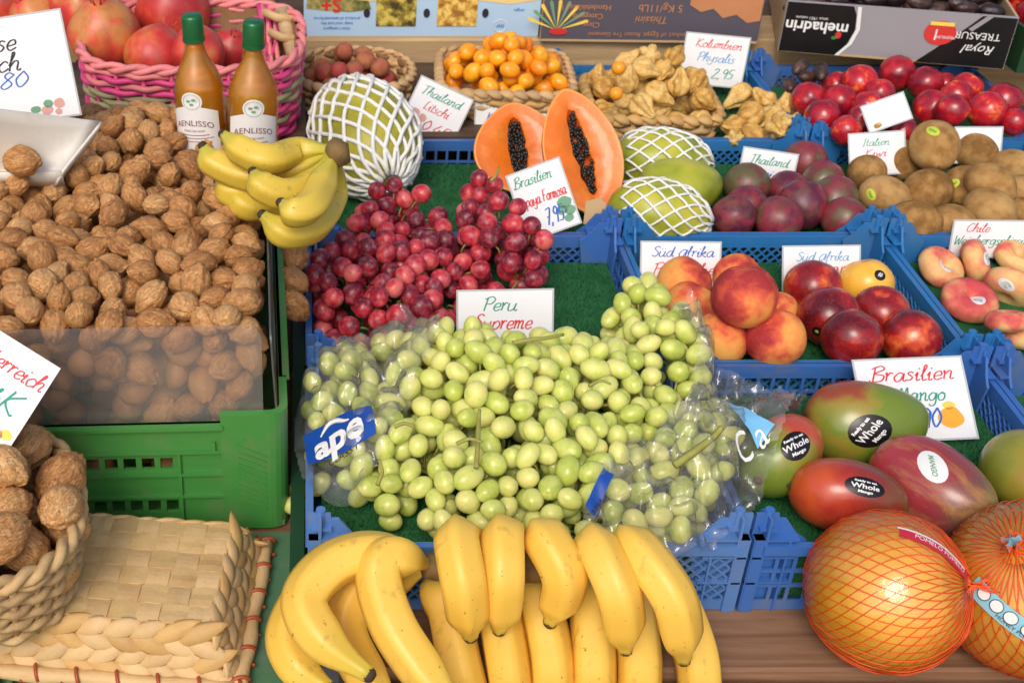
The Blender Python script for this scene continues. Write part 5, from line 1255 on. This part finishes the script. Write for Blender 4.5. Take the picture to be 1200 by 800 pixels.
# lychee basket, kumquat basket, physalis basket
lb = at(413, 122, STEP); lb.y += .03
wicker('seagrass_basket', 'oval tan basket of lychees behind the netted pomelo', (lb.x, lb.y, STEP), .09, .085, 2.3, .045, 1.05, 6, .005, [M['wick'], M['wick_brown']], M['wick'], rim=.02)
in_basket((lb.x, lb.y, STEP), .085, .08, 2.3, .012, .05, .0145, .0175, 260, LYCH, 'lychee', 'lychee', 'reddish brown lychee heaped in the oval basket', 'lychees in the oval basket', seed=3)
kb = at(590, 122, STEP+.0); kb.y += .02
KY = D(-4)
wicker('seagrass_basket', 'square tan basket heaped with orange kumquats', (kb.x, kb.y, STEP), .092, .085, 6, .045, 1.12, 5, .0055, [M['wick'], M['wick_tan']], M['wick'], yaw=KY, rim=.02)
in_basket((kb.x, kb.y, STEP), .097, .09, 6, .014, .07, .0128, .0155, 500, KUMQ, 'kumquat', 'kumquat', 'glossy orange kumquat heaped in the square basket', 'kumquats in the square basket', yaw=KY, seed=5, crown_=.75)
hb = Vector((.545, 1.905, T)); HY = D(-3)
wicker('seagrass_basket', 'square tan basket heaped with papery physalis', hb, .085, .08, 6, .045, 1.15, 4, .0055, [M['wick'], M['wick_tan']], M['wick_tan'], yaw=HY, rim=.021)
in_basket(hb, .095, .09, 6, .015, .085, .0160, .0192, 520, PHYS, 'physalis', 'physalis', 'papery tan physalis heaped in the square basket', 'physalis in the basket', yaw=HY, seed=8, scale=1.1, crown_=.7)
pile([(895, 120, 15), (920, 128, 15), (868, 112, 16), (905, 138, 17), (930, 145, 14), (880, 135, 17, 'loose physalis husk split open beside its basket'), (862, 150, 16), (930, 160, 14), (905, 160, 15), (880, 160, 16), (860, 165, 13), (912, 148, 16, 'loose physalis topmost of the little heap beside the basket')],
     T, PHYS, 'physalis', 'physalis', 'loose physalis lying in the crate corner', 'loose physalis beside the basket')
ob = MB().ball(lambda d: d, 20, 14).mesh('physalis_berry', MAT('physalis_berry', (244, 156, 30), .3, .08, 6, coat=.2), True)
for px, py, z, lbl in ((725, 80, 1.005, 'bare orange physalis berry on top of the basket'), (722, 110, .965, 'orange physalis berry showing in a husk at the basket side'), (884, 128, .905, 'orange physalis berry in the loose heap')):
    tag(obj('physalis_berry', ob, loc=at(px, py, z), scale=.0105), lbl, 'physalis', 'physalis berries')

# walnut basket in the near corner
WB = Vector((-.296, .872, .874))
wb = wicker('rope_basket', 'round rope basket of large walnuts in the near corner', WB, .080, .094, 2.4, .075, 1.16, 8, .0048, [M['rope']], M['rope'], yaw=.2, n_st=30, floor_mat=M['wick_brown'])
rs3 = random.Random(21); d3 = Drop(600)
B3 = heap(d3, [(p.x, p.y) for p in per(.086, .100, 2.4, 30)], .015, lambda x, y: .112+.045*max(0, 1-(x/.10)**2-(y/.12)**2), lambda: rs3.uniform(.0185, .0225), 500, rs3, 2)
for c, r in B3:
    fruit(WAL, 'walnut', 'large walnut in the round rope basket', 'walnut', WB+Matrix.Rotation(.2, 3, 'Z') @ c, r*1.03, rrot(), 'walnuts in the rope basket')
# upturned plaited basket
pbk = thing('plaited_basket', 'upturned flat palm leaf basket with plaited sides and red bound rim', 'basket', (-.180, .882, TOP+.0065), (0, 0, D(-6)))
A, B_, A2, B2, HB = .126, .088, .104, .068, .056
MB().prism([(-A2+.004, -B2+.004), (A2-.004, -B2+.004), (A2-.004, B2-.004), (-A2+.004, B2-.004)], .006, HB-.006).build('lining', M['wick_tan'], pbk)
def slat(L, W_, n, ph, amp):
    m = MB(); N = n*4
    def P(u, v, s): return (L*(u-.5), W_*(v-.5), amp*sin(pi*n*u+ph)+s*.0006+.0004*cos(9*v+u*3))
    for s in (1, -1): m.grid((lambda s: lambda u, v: P(u, v if s > 0 else 1-v, s))(s), N, 3)
    for v in (0, 1): m.grid(lambda u, q, v=v: P(u, v, (1-2*q)*(1 if v else -1)), N, 1)
    return m
nV, nH = 9, 6
sv = [slat(2*B2, .0206, nH, ph+pi*.5*0, .0011) for ph in (0, pi)]; sh = [slat(2*A2, .0222, nV, ph, .0011) for ph in (pi, 0)]
M['wick_mid'] = MAT('palm_leaf_mid', (206, 172, 116), .6, .2, 50, .5, 200, rnd=.3, dirt=((170, 124, 70), .5), ds=26)
svm = [[q.mesh('slat', M['wick_pale']) for q in sv], [q.mesh('slat', M['wick_tan']) for q in sv]]; shm = [q.mesh('slat', M['wick_pale']) for q in sh]; shm2 = [q.mesh('slat', M['wick_mid']) for q in sh]
for k in range(nV): obj('slat', svm[0][k % 2], pbk, loc=(-A2+2*A2*(k+.5)/nV, 0, HB), rot=(0, 0, pi/2))
for k in range(nH): obj('slat', shm2[k % 2], pbk, loc=(0, -B2+2*B2*(k+.5)/nH, HB), rot=(0, 0, 0))
lm_ = [lens(.040+.006*k, .0185, .0085).mesh('braid_leaf', (M['wick_pale'], M['wick_pale'], M['wick_tan'])[k], True) for k in range(3)]
rows = 4
for side in range(4):
    for r_ in range(rows):
        f = (r_+.5)/rows; z = .008+(HB-.010)*f; ax = A+(A2-A)*f; by = B_+(B2-B_)*f; Ls = 2*(ax if side % 2 == 0 else by); n = max(4, int(round(Ls/.0245)))
        for k in range(n):
            x = -Ls/2+Ls*(k+.5)/n; q = side*pi/2; off = (by if side % 2 == 0 else ax)-.001
            p = Matrix.Rotation(q, 3, 'Z') @ Vector((x+R.uniform(-.001, .001), -off, z)); sgn = 1 if r_ % 2 else -1
            mt = Matrix.Rotation(q, 3, 'Z') @ Matrix.Rotation(-.55, 3, 'X') @ Matrix.Rotation(pi/2, 3, 'X') @ Matrix.Rotation(.38*sgn+R.uniform(-.1, .1), 3, 'Z')
            obj('braid_leaf', R.choice(lm_), pbk, loc=p, rot=mt.to_euler(), scale=R.uniform(.92, 1.08))
for side in range(4):
    q = side*pi/2; ln = (A if side % 2 == 0 else B_)+.009; off = (B_ if side % 2 == 0 else A)+.006; X = Matrix.Rotation(q, 4, 'Z')
    m = MB(); m.m = X; m.tube([(-ln+2*ln*k/12, -off+.0012*sin(k*1.3), .0075) for k in range(13)], [.0075+.0006*sin(k*2.1) for k in range(13)], 10, flat=1.0); m.build('rim_roll', M['wick_pale'], pbk, True)
    n = int(2*ln/.034)
    for k in range(n+1):
        x = -ln+.006+(2*ln-.012)*k/n; m = MB(); m.m = X
        m.tube([(x+.008*(j/14-.5)*2, -off-.0088*cos(2*pi*j/14), .0078-.0088*sin(2*pi*j/14)) for j in range(15)], .0019, 5, flat=.5); m.build('binding', M['binding'], pbk, True)

# ================================================================== BOTTLES, SCOOP
M['oil'] = CLEAR('walnut_oil', (250, 212, 112), .42, .12, .05, dif=lin((240, 178, 56)))
M['glass'] = CLEAR('bottle_glass', (252, 253, 250), .0, .6, .04)
M['cap'] = MAT('green_foil_cap', (34, 104, 58), .32, .1, 60, metal=.3); M['label'] = MAT('bottle_label', (228, 226, 224), .55, .03, 60)
M['maroon'] = MAT('maroon_print', (124, 72, 84), .6, .05, 60)
def bottle(px, py, z, label, yaw, tilt):
    p = at(px, py, z); t = thing('oil_bottle', label, 'bottle', p, (tilt[0], tilt[1], yaw), 'walnut oil bottles'); r = .034
    t.scale = (.9, .9, .82)
    prof = [(.0, 0), (r*.95, .0), (r, .005), (r, .105), (r*.96, .118), (r*.74, .138), (r*.46, .158), (.0135, .172), (.0125, .205), (.0125, .212), (0, .212)]
    MB().lathe(prof, 32, close=False).build('glass', M['glass'], t, True)
    MB().lathe([(0, .003)]+[(max(0, q-.0018), zz+.002) for q, zz in prof[1:7]]+[(.011, .171), (.0108, .176), (0, .176)], 32, close=False).build('oil', M['oil'], t, True)
    MB().lathe([(.0142, .178), (.0146, .18), (.0142, .212), (.013, .2165), (.006, .2175), (0, .2175)], 24, close=False).build('cap', M['cap'], t, True)
    MB().lathe([(.0150, .178), (.0152, .181), (.0150, .183)], 24, close=False).build('cap_ring', M['cap'], t, True)
    def S(x, zz, l=.0007): a = -pi/2+x/r; return Vector(((r+l)*cos(a), (r+l)*sin(a), zz))
    lab = MB().grid(lambda u, v: S((u-.5)*.072, .012+v*(.068+.012*cos((u-.5)*pi))), 24, 4).build('label', M['label'], t, True)
    m = MB(); c = m.av(S(0, .099)); ring = [m.av(S(.0145*cos(q*pi/12), .099+.0145*sin(q*pi/12))) for q in range(24)]
    for j in range(24): m.f.append([c, ring[j], ring[(j+1) % 24]])
    m.build('seal', M['label'], t)
    letter('AENLISSO', .0125, lambda x, y: S(x, .066+y-(x*x)*9, .0014), 'lettering', M['maroon'], lab)
    letter('HUILE DE NOIX', .0042, lambda x, y: S(x, .054+y, .0014), 'lettering', M['maroon'], lab)
    for zz, w_ in ((.047, .02), (.042, .026), (.037, .018)):
        MB().grid(lambda u, v: S((u-.5)*2*w_, zz+v*.001, .0014), 10, 1).build('printed_line', M['maroon'], lab)
    for q in (0, 1): MB().tube([S((.0115)*cos(j*pi/10), .099+.0115*sin(j*pi/10), .0012) for j in range(20)], .0003, 4, closed=True).build('printed_ring', M['ink_green'], lab) if q == 0 else None
    for i_, (x_, z_) in enumerate(((-.004, .1), (.003, .102), (0, .095))):
        m = MB(); c = m.av(S(x_, z_, .0013)); ring = [m.av(S(x_+.003*cos(j*pi/5), z_+.002*sin(j*pi/5), .0013)) for j in range(10)]
        for j in range(10): m.f.append([c, ring[j], ring[(j+1) % 10]])
        m.build('printed_leaf', M['ink_green'], lab)
    return t
bottle(241, 182, 1.022, 'oil bottle with green cap and white label, leaning behind the other', -.25, (-.02, -.06))
bottle(296, 190, 1.022, 'oil bottle with green cap and round white seal, in front of the other', .05, (-.02, .03))
# white scoop
M['scoop'] = MAT('off_white_plastic', (226, 220, 208), .5, .04, 20, dirt=((190, 178, 160), .4), ds=20)
sc0 = thing('scoop_tray', 'off white plastic scoop dish lying on the walnuts', 'scoop', at(20, 205, 1.065)); L = sc0.location
tip = at(118, 142, 1.10)-L; fl_ = at(72, 200, 1.066)-L; fl2 = at(-60, 203, 1.066)-L; bk1 = at(-40, 125, 1.16)-L; bk2 = at(40, 122, 1.135)-L
m = MB()
def quadgrid(a, b, c, d, sag=0):
    m.grid(lambda u, v: (a.lerp(b, u)).lerp(d.lerp(c, u), v)+Vector((0, 0, -sag*sin(pi*u)*sin(pi*v))), 10, 8)
fr_in = at(50, 190, 1.062)-L
quadgrid(fl2, fl_, tip, bk1, .018)
o = m.build('dish', M['scoop'], sc0, True); sm_ = o.modifiers.new('thickness', 'SOLIDIFY'); sm_.thickness = .003
m = MB(); dz = Vector((0, 0, -.022))
m.grid(lambda u, v: fl2.lerp(fl_, u)+dz*v+Vector((0, .012*v, 0)), 8, 2); m.grid(lambda u, v: fl_.lerp(tip, u)+dz*v+Vector((-.012*v, .004*v, 0)), 8, 2)
o = m.build('wall', M['scoop'], sc0, True); sm_ = o.modifiers.new('thickness', 'SOLIDIFY'); sm_.thickness = .003
fruit(WAL, 'walnut', 'single walnut lying in the white scoop dish', 'walnut', at(25, 189, 1.083), .0195, Euler((1.4, .2, 1.3)), 'walnut in the scoop')

# ================================================================== CARTONS
def carton(x0, x1, y0, y1, z0, h, label, mats, yaw=0.0, th=.004):
    t = thing('fruit_carton', label, 'carton', ((x0+x1)/2, y0, z0), (0, 0, yaw), 'printed cartons at the back'); W = x1-x0; Dp = y1-y0
    MB().box(-W/2, W/2, 0, Dp, 0, th).build('floor', M['kraft'], t)
    fr = MB().box(-W/2, W/2, 0, th, th, h).build('front_panel', mats[0], t)
    MB().box(-W/2, W/2, Dp-th, Dp, th, h).build('back_panel', mats[1], t)
    MB().box(-W/2, -W/2+th, th, Dp-th, th, h).build('side_panel', mats[1], t); MB().box(W/2-th, W/2, th, Dp-th, th, h).build('side_panel', mats[1], t)
    return t, fr, W
def flat(parent, pts, mat, name='print', y=-.0008):
    m = MB(); m.f.append([m.av((p[0], y, p[1])) for p in pts]); return m.build(name, mat, parent)
def rect(x0, x1, z0, z1): return [(x0, z0), (x1, z0), (x1, z1), (x0, z1)]
def inv(cx, cz, y=-.0016): return lambda x, q: Vector((cx-x, y, cz-q))      # upside down on a front panel
M['pale_blue_card'] = MAT('pale_blue_card', (176, 206, 232), .6, .05, 12); M['sand_print'] = MAT('sand_print', (232, 208, 140), .6, .08, 20); M['red_print'] = MAT('red_print', (206, 50, 44), .6, .05, 20)
M['field_print'] = FRUIT('field_print', [(.2, (70, 60, 24)), (.5, (150, 132, 50)), (.8, (214, 192, 90))], 60, rough=.6, noisew=1.4); M['straw_print'] = FRUIT('straw_print', [(.2, (150, 104, 40)), (.5, (206, 160, 66)), (.8, (236, 204, 110))], 90, rough=.6, noisew=1.4)
M['grove_print'] = FRUIT('grove_print', [(.2, (70, 84, 40)), (.5, (120, 122, 60)), (.8, (176, 160, 96))], 70, rough=.6)
M['slate_card'] = MAT('slate_card', (86, 80, 92), .6, .08, 12); M['copper_print'] = MAT('copper_print', (196, 134, 90), .5, .1, 30); M['hole'] = MAT('dark_hole', (40, 40, 48), .9, .05, 10)
M['grey_card'] = MAT('grey_card', (150, 146, 152), .55, .05, 12); M['blue_paper'] = MAT('blue_paper', (36, 104, 190), .5, .12, 16, .3, 30)
BZ = .93
c1, f1_, W1 = carton(-.003, .400, 2.13, 2.43, BZ, .135, 'pale blue carton with harvest pictures printed upside down', (M['pale_blue_card'], M['kraft']))
flat(f1_, [(-W1/2+.002, .1), (-W1/2+.09, .062), (-W1/2+.12, .066), (0, .074), (.08, .068), (.15, .060), (W1/2-.002, .068), (W1/2-.002, .134), (-W1/2+.002, .134)], M['sand_print'])
flat(f1_, [(-W1/2+.004, .053), (-W1/2+.03, .050), (-W1/2+.08, .047), (-W1/2+.115, .051), (-W1/2+.11, .066), (-W1/2+.05, .072), (-W1/2+.006, .07)], M['grove_print'], y=-.0012)
flat(f1_, rect(-.078, -.010, .022, .074), M['field_print'], 'picture', -.0016); flat(f1_, rect(.026, .094, .022, .074), M['straw_print'], 'picture', -.0016)
for x in (-.094, .008, .108):
    flat(f1_, [(x+.0055*cos(q*pi/8), .045+.008*sin(q*pi/8)) for q in range(16)], M['hole'], 'hand_hole', -.0018)
letter('S+', .034, inv(-.155, .06), 'lettering', M['red_print'], f1_, bold=.001)
for k, s in enumerate(('produce of selected farms', 'keep cool and dry', 'class I category')): letter(s, .0075, inv(-.145, .036-k*.009), 'lettering', M['ink_blue'], f1_)
letter('mr', .012, inv(.135, .022), 'lettering', M['ink_blue'], f1_)
MB().tube([(.135+.011*cos(q*pi/10), -.001, .022+.011*sin(q*pi/10)) for q in range(20)], .0006, 4, closed=True).build('ring', M['print_white'], f1_)
letter('origin', .008, inv(.165, .05), 'lettering', M['ink_blue'], f1_)
c2, f2_, W2 = carton(.402, .768, 2.105, 2.40, BZ+.002, .080, 'slate brown carton with copper lettering printed upside down', (M['slate_card'], M['kraft']), yaw=D(-2))
for s, x, z, ts in (('Class', -.10, .030, .013), ('Categoria', -.108, .045, .013), ('Handelsklasse I', -.112, .060, .0135), ('5 Kg/11Lb', .012, .060, .018), ('Thissini', .0, .040, .018), ('Product of Egypt', .03, .014, .012), ('Rosso Tre Giovanni', -.06, .014, .011)):
    letter(s, ts, inv(x, z), 'lettering', M['copper_print'], f2_, shear=.2 if s[0] == 'T' else 0)
for k in range(9):
    a = D(20+k*17); flat(f2_, [(-.158, .02), (-.158+.052*cos(a-.06), .018+.052*sin(a-.06)), (-.158+.056*cos(a), .018+.056*sin(a)), (-.158+.052*cos(a+.06), .018+.052*sin(a+.06))], M['ink_green'] if k % 2 else M['ink_yellow'], 'leaf_print', -.001-.0001*k)
flat(f2_, [(-.155+.016*cos(q*pi/8), .018+.006*sin(q*pi/8)) for q in range(16)], M['red_print'], 'oval_print', -.0024)
flat(f2_, [(.06, .079), (.06, .066), (.08, .054), (.1, .060), (.118, .044), (.14, .05), (.16, .036), (W2/2-.002, .04), (W2/2-.002, .079)], M['copper_print'], 'corner_print', -.001)
pp_ = MB().grid(lambda u, v: (.41+.28*u, 2.13+.22*v, BZ+.07+.02*noise.noise(Vector((u*6, v*6, 0)))+.012*sin(u*9)), 24, 14).build('blue_paper', M['blue_paper'], None, True); tag(pp_, 'blue wrapping paper lining the slate brown carton', 'paper')
sm_ = pp_.modifiers.new('thickness', 'SOLIDIFY'); sm_.thickness = .001
c3, f3_, W3 = carton(.784, 1.133, 2.012, 2.30, .936, .086, 'black and grey date carton with white lettering upside down', (M['grey_card'], M['kraft']), yaw=D(-14))
flat(f3_, [(-W3/2+.001, .001), (-.085, .001), (-.07, .02), (-.062, .045), (-.065, .07), (-.072, .084), (-W3/2+.001, .084)], M['black'])
flat(f3_, [(-.085, .001), (-.079, .001), (-.062, .022), (-.055, .047), (-.060, .084), (-.066, .084), (-.061, .047), (-.068, .022)], M['print_white'], y=-.0013)
flat(f3_, [(.04, .001), (.100, .06), (.122, .084), (W3/2-.001, .084), (W3/2-.001, .001)], M['black'])
flat(f3_, [(.106, .062), (.128, .084), (.138, .084), (.112, .058)], M['grey_card'], y=-.0013)
letter('mehadrin', .026, inv(-.122, .046), 'lettering', M['print_white'], f3_, bold=.0006)
letter('since 1951 nature', .007, inv(-.132, .060), 'lettering', M['print_white'], f3_)
flat(f3_, [(-.086+.005*cos(q), .035+.006*sin(q)) for q in [j*pi/6 for j in range(12)]], M['red_print'], 'leaf_print', -.0014); flat(f3_, [(-.092+.004*cos(q), .030+.003*sin(q)) for q in [j*pi/6 for j in range(12)]], M['sticker_g'], 'leaf_print', -.0014)
flat(f3_, [(.066+.024*cos(q), .052+.020*sin(q)) for q in [j*pi/12 for j in range(24)]], M['red_print'], 'badge', -.0018); flat(f3_, rect(.048, .084, .064, .070), M['ink_yellow'], 'badge_band', -.0022)
letter('1', .026, inv(.060, .05, -.0026), 'lettering', M['print_white'], f3_); letter('PREMIUM', .007, inv(.076, .046, -.0026), 'lettering', M['print_white'], f3_)
letter('TREASURE', .0165, inv(.118, .052), 'lettering', M['print_white'], f3_); letter('Royal', .021, inv(.13, .03), 'lettering', M['print_white'], f3_, shear=.4)
X3m = Matrix.Translation(Vector(((.784+1.133)/2, 2.012, .936))) @ Matrix.Rotation(D(-14), 4, 'Z'); rs4 = random.Random(4); dd = Drop(900)
for c, r in heap(dd, [(-.16, .026), (.16, .026), (.16, .25), (-.16, .25)], .05, lambda x, y: .098+.014*noise.noise(Vector((x*20, y*20, 0)))+.03*smooth(.03, .14, y), lambda: rs4.uniform(.0125, .0155), 900, rs4, 2):
    fruit(DATE, 'date', 'dark wrinkled date packed in the date carton', 'date', X3m @ c, r*1.5, Euler((pi/2+R.uniform(-.3, .3), R.uniform(-.4, .4), R.uniform(1.0, 2.1))), 'dates in the carton')
# crate of red fruit beyond the date carton
bx = thing('fruit_crate', 'dark green crate of red fruit beyond the date carton', 'crate', (1.30, 2.12, .93))
for (a, b, c, d) in ((-.15, .15, -.15, -.145), (-.15, .15, .145, .15), (-.15, -.145, -.145, .145), (.145, .15, -.145, .145)): MB().box(a, b, c, d, 0, .07).build('side_wall', M['darkgreen'], bx)
MB().box(-.145, .145, -.145, .145, 0, .004).build('floor', M['darkgreen'], bx)
in_basket((1.30, 2.12, .93), .14, .14, 8, .006, .07, .020, .024, 260, PLUM, 'red_fruit', 'fruit', 'small red fruit heaped in the dark green crate', 'red fruit in the far crate', seed=17)

# ================================================================== GRAPE BAGS
ARR = np.array([(c.x, c.y, c.z, r) for c, r in BALLS]+[(c.x, c.y, c.z, r) for c, r in PLACED])
def over(x, y, floor=.89):
    dx = ARR[:, 0]-x; dy = ARR[:, 1]-y; q = (ARR[:, 3]*1.25)**2-dx*dx-dy*dy; k = q > 0
    return max(floor, float((ARR[k, 2]+np.sqrt(q[k])*.8).max()) if k.any() else floor)
class Sheet:
    """film lying over the fruit inside a px polygon"""
    def __init__(s, P, zref, lift, crump, seed, n=90, floor=.89, fold=18, slope=None):
        s.poly = pxpoly(P, zref); xs = [p[0] for p in s.poly]; ys = [p[1] for p in s.poly]
        s.b = (min(xs), max(xs), min(ys), max(ys)); s.n = n; s.lift = lift; s.cr = crump; s.seed = seed; s.fold = fold
        s.H = np.zeros((n+1, n+1))
        for i in range(n+1):
            for j in range(n+1):
                x = s.b[0]+(s.b[1]-s.b[0])*i/n; y = s.b[2]+(s.b[3]-s.b[2])*j/n; s.H[i, j] = max(over(x, y, floor), slope(x, y) if slope else -9)
        for _ in range(5):
            G = s.H.copy(); G[1:-1, 1:-1] = (s.H[:-2, 1:-1]+s.H[2:, 1:-1]+s.H[1:-1, :-2]+s.H[1:-1, 2:]+s.H[1:-1, 1:-1])/5; s.H = np.maximum(G, s.H*.6+G*.4)
    def z(s, x, y):
        u = (x-s.b[0])/(s.b[1]-s.b[0])*s.n; v = (y-s.b[2])/(s.b[3]-s.b[2])*s.n; u = min(max(u, 0), s.n-1.001); v = min(max(v, 0), s.n-1.001); i, j = int(u), int(v); f, g_ = u-i, v-j
        h = (s.H[i, j]*(1-f)+s.H[i+1, j]*f)*(1-g_)+(s.H[i, j+1]*(1-f)+s.H[i+1, j+1]*f)*g_
        q = Vector((x*s.fold, y*s.fold, s.seed)); c = 1-abs(noise.noise(q))*2.2; c2 = 1-abs(noise.noise(q*2.3+Vector((5, 0, 0))))*2.2
        return h+s.lift+s.cr*(.6*c+.4*c2)
    def build(s, parent, name='film'):
        n = s.n; b = s.b
        def P(u, v):
            x = b[0]+(b[1]-b[0])*u; y = b[2]+(b[3]-b[2])*v
            return (x, y, s.z(x, y)) if inside(s.poly, x, y) else None
        m = MB().grid(P, n, n); m.v = [tuple(Vector(v)-parent.location) for v in m.v]
        return m.build(name, M['film'], parent, True)
M['cape_blue'] = MAT('bag_blue_print', (24, 74, 160), .3, .1, 30, coat=.3); M['sky_print'] = MAT('bag_sky_print', (120, 186, 226), .3, .1, 30, coat=.3)
b1 = thing('grape_bag', 'clear plastic grape bag with a blue label over green grapes', 'plastic bag', at(430, 470, .93), group='clear grape bags')
s1 = Sheet([(343, 452), (356, 428), (385, 408), (408, 388), (440, 384), (452, 366), (478, 352), (498, 372), (516, 384), (514, 412), (504, 440), (484, 470), (468, 500), (446, 524), (425, 548), (385, 545), (352, 520), (344, 485)], .945, .006, .010, 2, slope=None)
s1.build(b1)
def on_sheet(s, px0, ang, lift=.003, zref=.955, parent=None):
    p = at(px0[0], px0[1], zref); ca, sa = cos(ang), sin(ang)
    def f(x, y):
        X = p.x+x*ca-y*sa*1.0; Yv = p.y+x*sa+y*ca*1.25
        return Vector((X, Yv, sum(s.z(X+a*.011, Yv+b*.011) for a in (-2, -1, 0, 1, 2) for b in (-2, -1, 0, 1, 2))/25+.005+lift))-parent.location
    return f
pl1 = on_sheet(s1, (398, 488), .12, .003, .955, b1)
m = MB()
def lab_shape(u, v):
    x = (u-.5)*.066; y = (v-.5)*.036; q = (2*u-1); y *= 1.0-.28*max(0, q)**2+.05*q; return pl1(x, y-.004*q)
m.grid(lab_shape, 16, 10); lb_ = m.build('label', M['cape_blue'], b1, True)
pl1b = on_sheet(s1, (397, 491), .12, .0048, .955, b1)
letter('ape', .033, lambda x, y: pl1b(x, y), 'lettering', M['print_white'], lb_, bold=.0012)
m = MB(); m.tube([pl1b(x-.016, .012+.006*sin(x*160)+x*.1) for x in [k*.0025 for k in range(12)]], [.0008+.0022*sin(pi*k/11) for k in range(12)], 5, flat=.2); m.build('swoosh', M['print_white'], lb_, True)
letter('CLASS I', .0085, on_sheet(s1, (402, 521), .15, .003, .94, b1), 'lettering', M['ink_dark'], b1)
pl3 = on_sheet(s1, (490, 404), -.3, .003, .95, b1)
b2 = thing('grape_bag', 'crumpled clear grape bag between the green grapes and the mangoes', 'plastic bag', at(850, 520, .93), group='clear grape bags')
s2 = Sheet([(775, 388), (800, 376), (838, 392), (872, 408), (905, 425), (952, 424), (950, 452), (930, 475), (915, 515), (898, 560), (872, 590), (838, 606), (806, 614), (770, 612), (735, 602), (704, 596), (682, 600), (684, 575), (715, 545), (750, 520), (788, 498), (806, 470), (812, 430), (795, 405)], .945, .006, .024, 7, n=120, fold=26)
s2.build(b2)
letter('SEEDLESS GRAPES', .010, on_sheet(s2, (902, 446), .0, .004, .95, b2), 'lettering', M['ink_dark'], b2)
letter('2394AZ', .010, on_sheet(s2, (882, 462), .05, .004, .95, b2), 'lettering', M['ink_dark'], b2)
pl4 = on_sheet(s2, (868, 495), -.95, .004, .95, b2)
MB().grid(lambda u, v: pl4((u-.5)*.06, (v-.5)*.016*(.5+.9*u)), 16, 5).build('label_patch', M['sky_print'], b2, True)
letter('C a', .026, on_sheet(s2, (880, 518), .6, .006, .95, b2), 'lettering', M['print_white'], b2)
pl5 = on_sheet(s2, (700, 590), 1.0, .004, .93, b2)
MB().grid(lambda u, v: pl5((u-.5)*.04, (v-.5)*.010), 12, 4).build('label_patch', M['cape_blue'], b2, True)
letter('2394', .0075, on_sheet(s2, (700, 602), .9, .006, .93, b2), 'lettering', M['ink_dark'], b2)
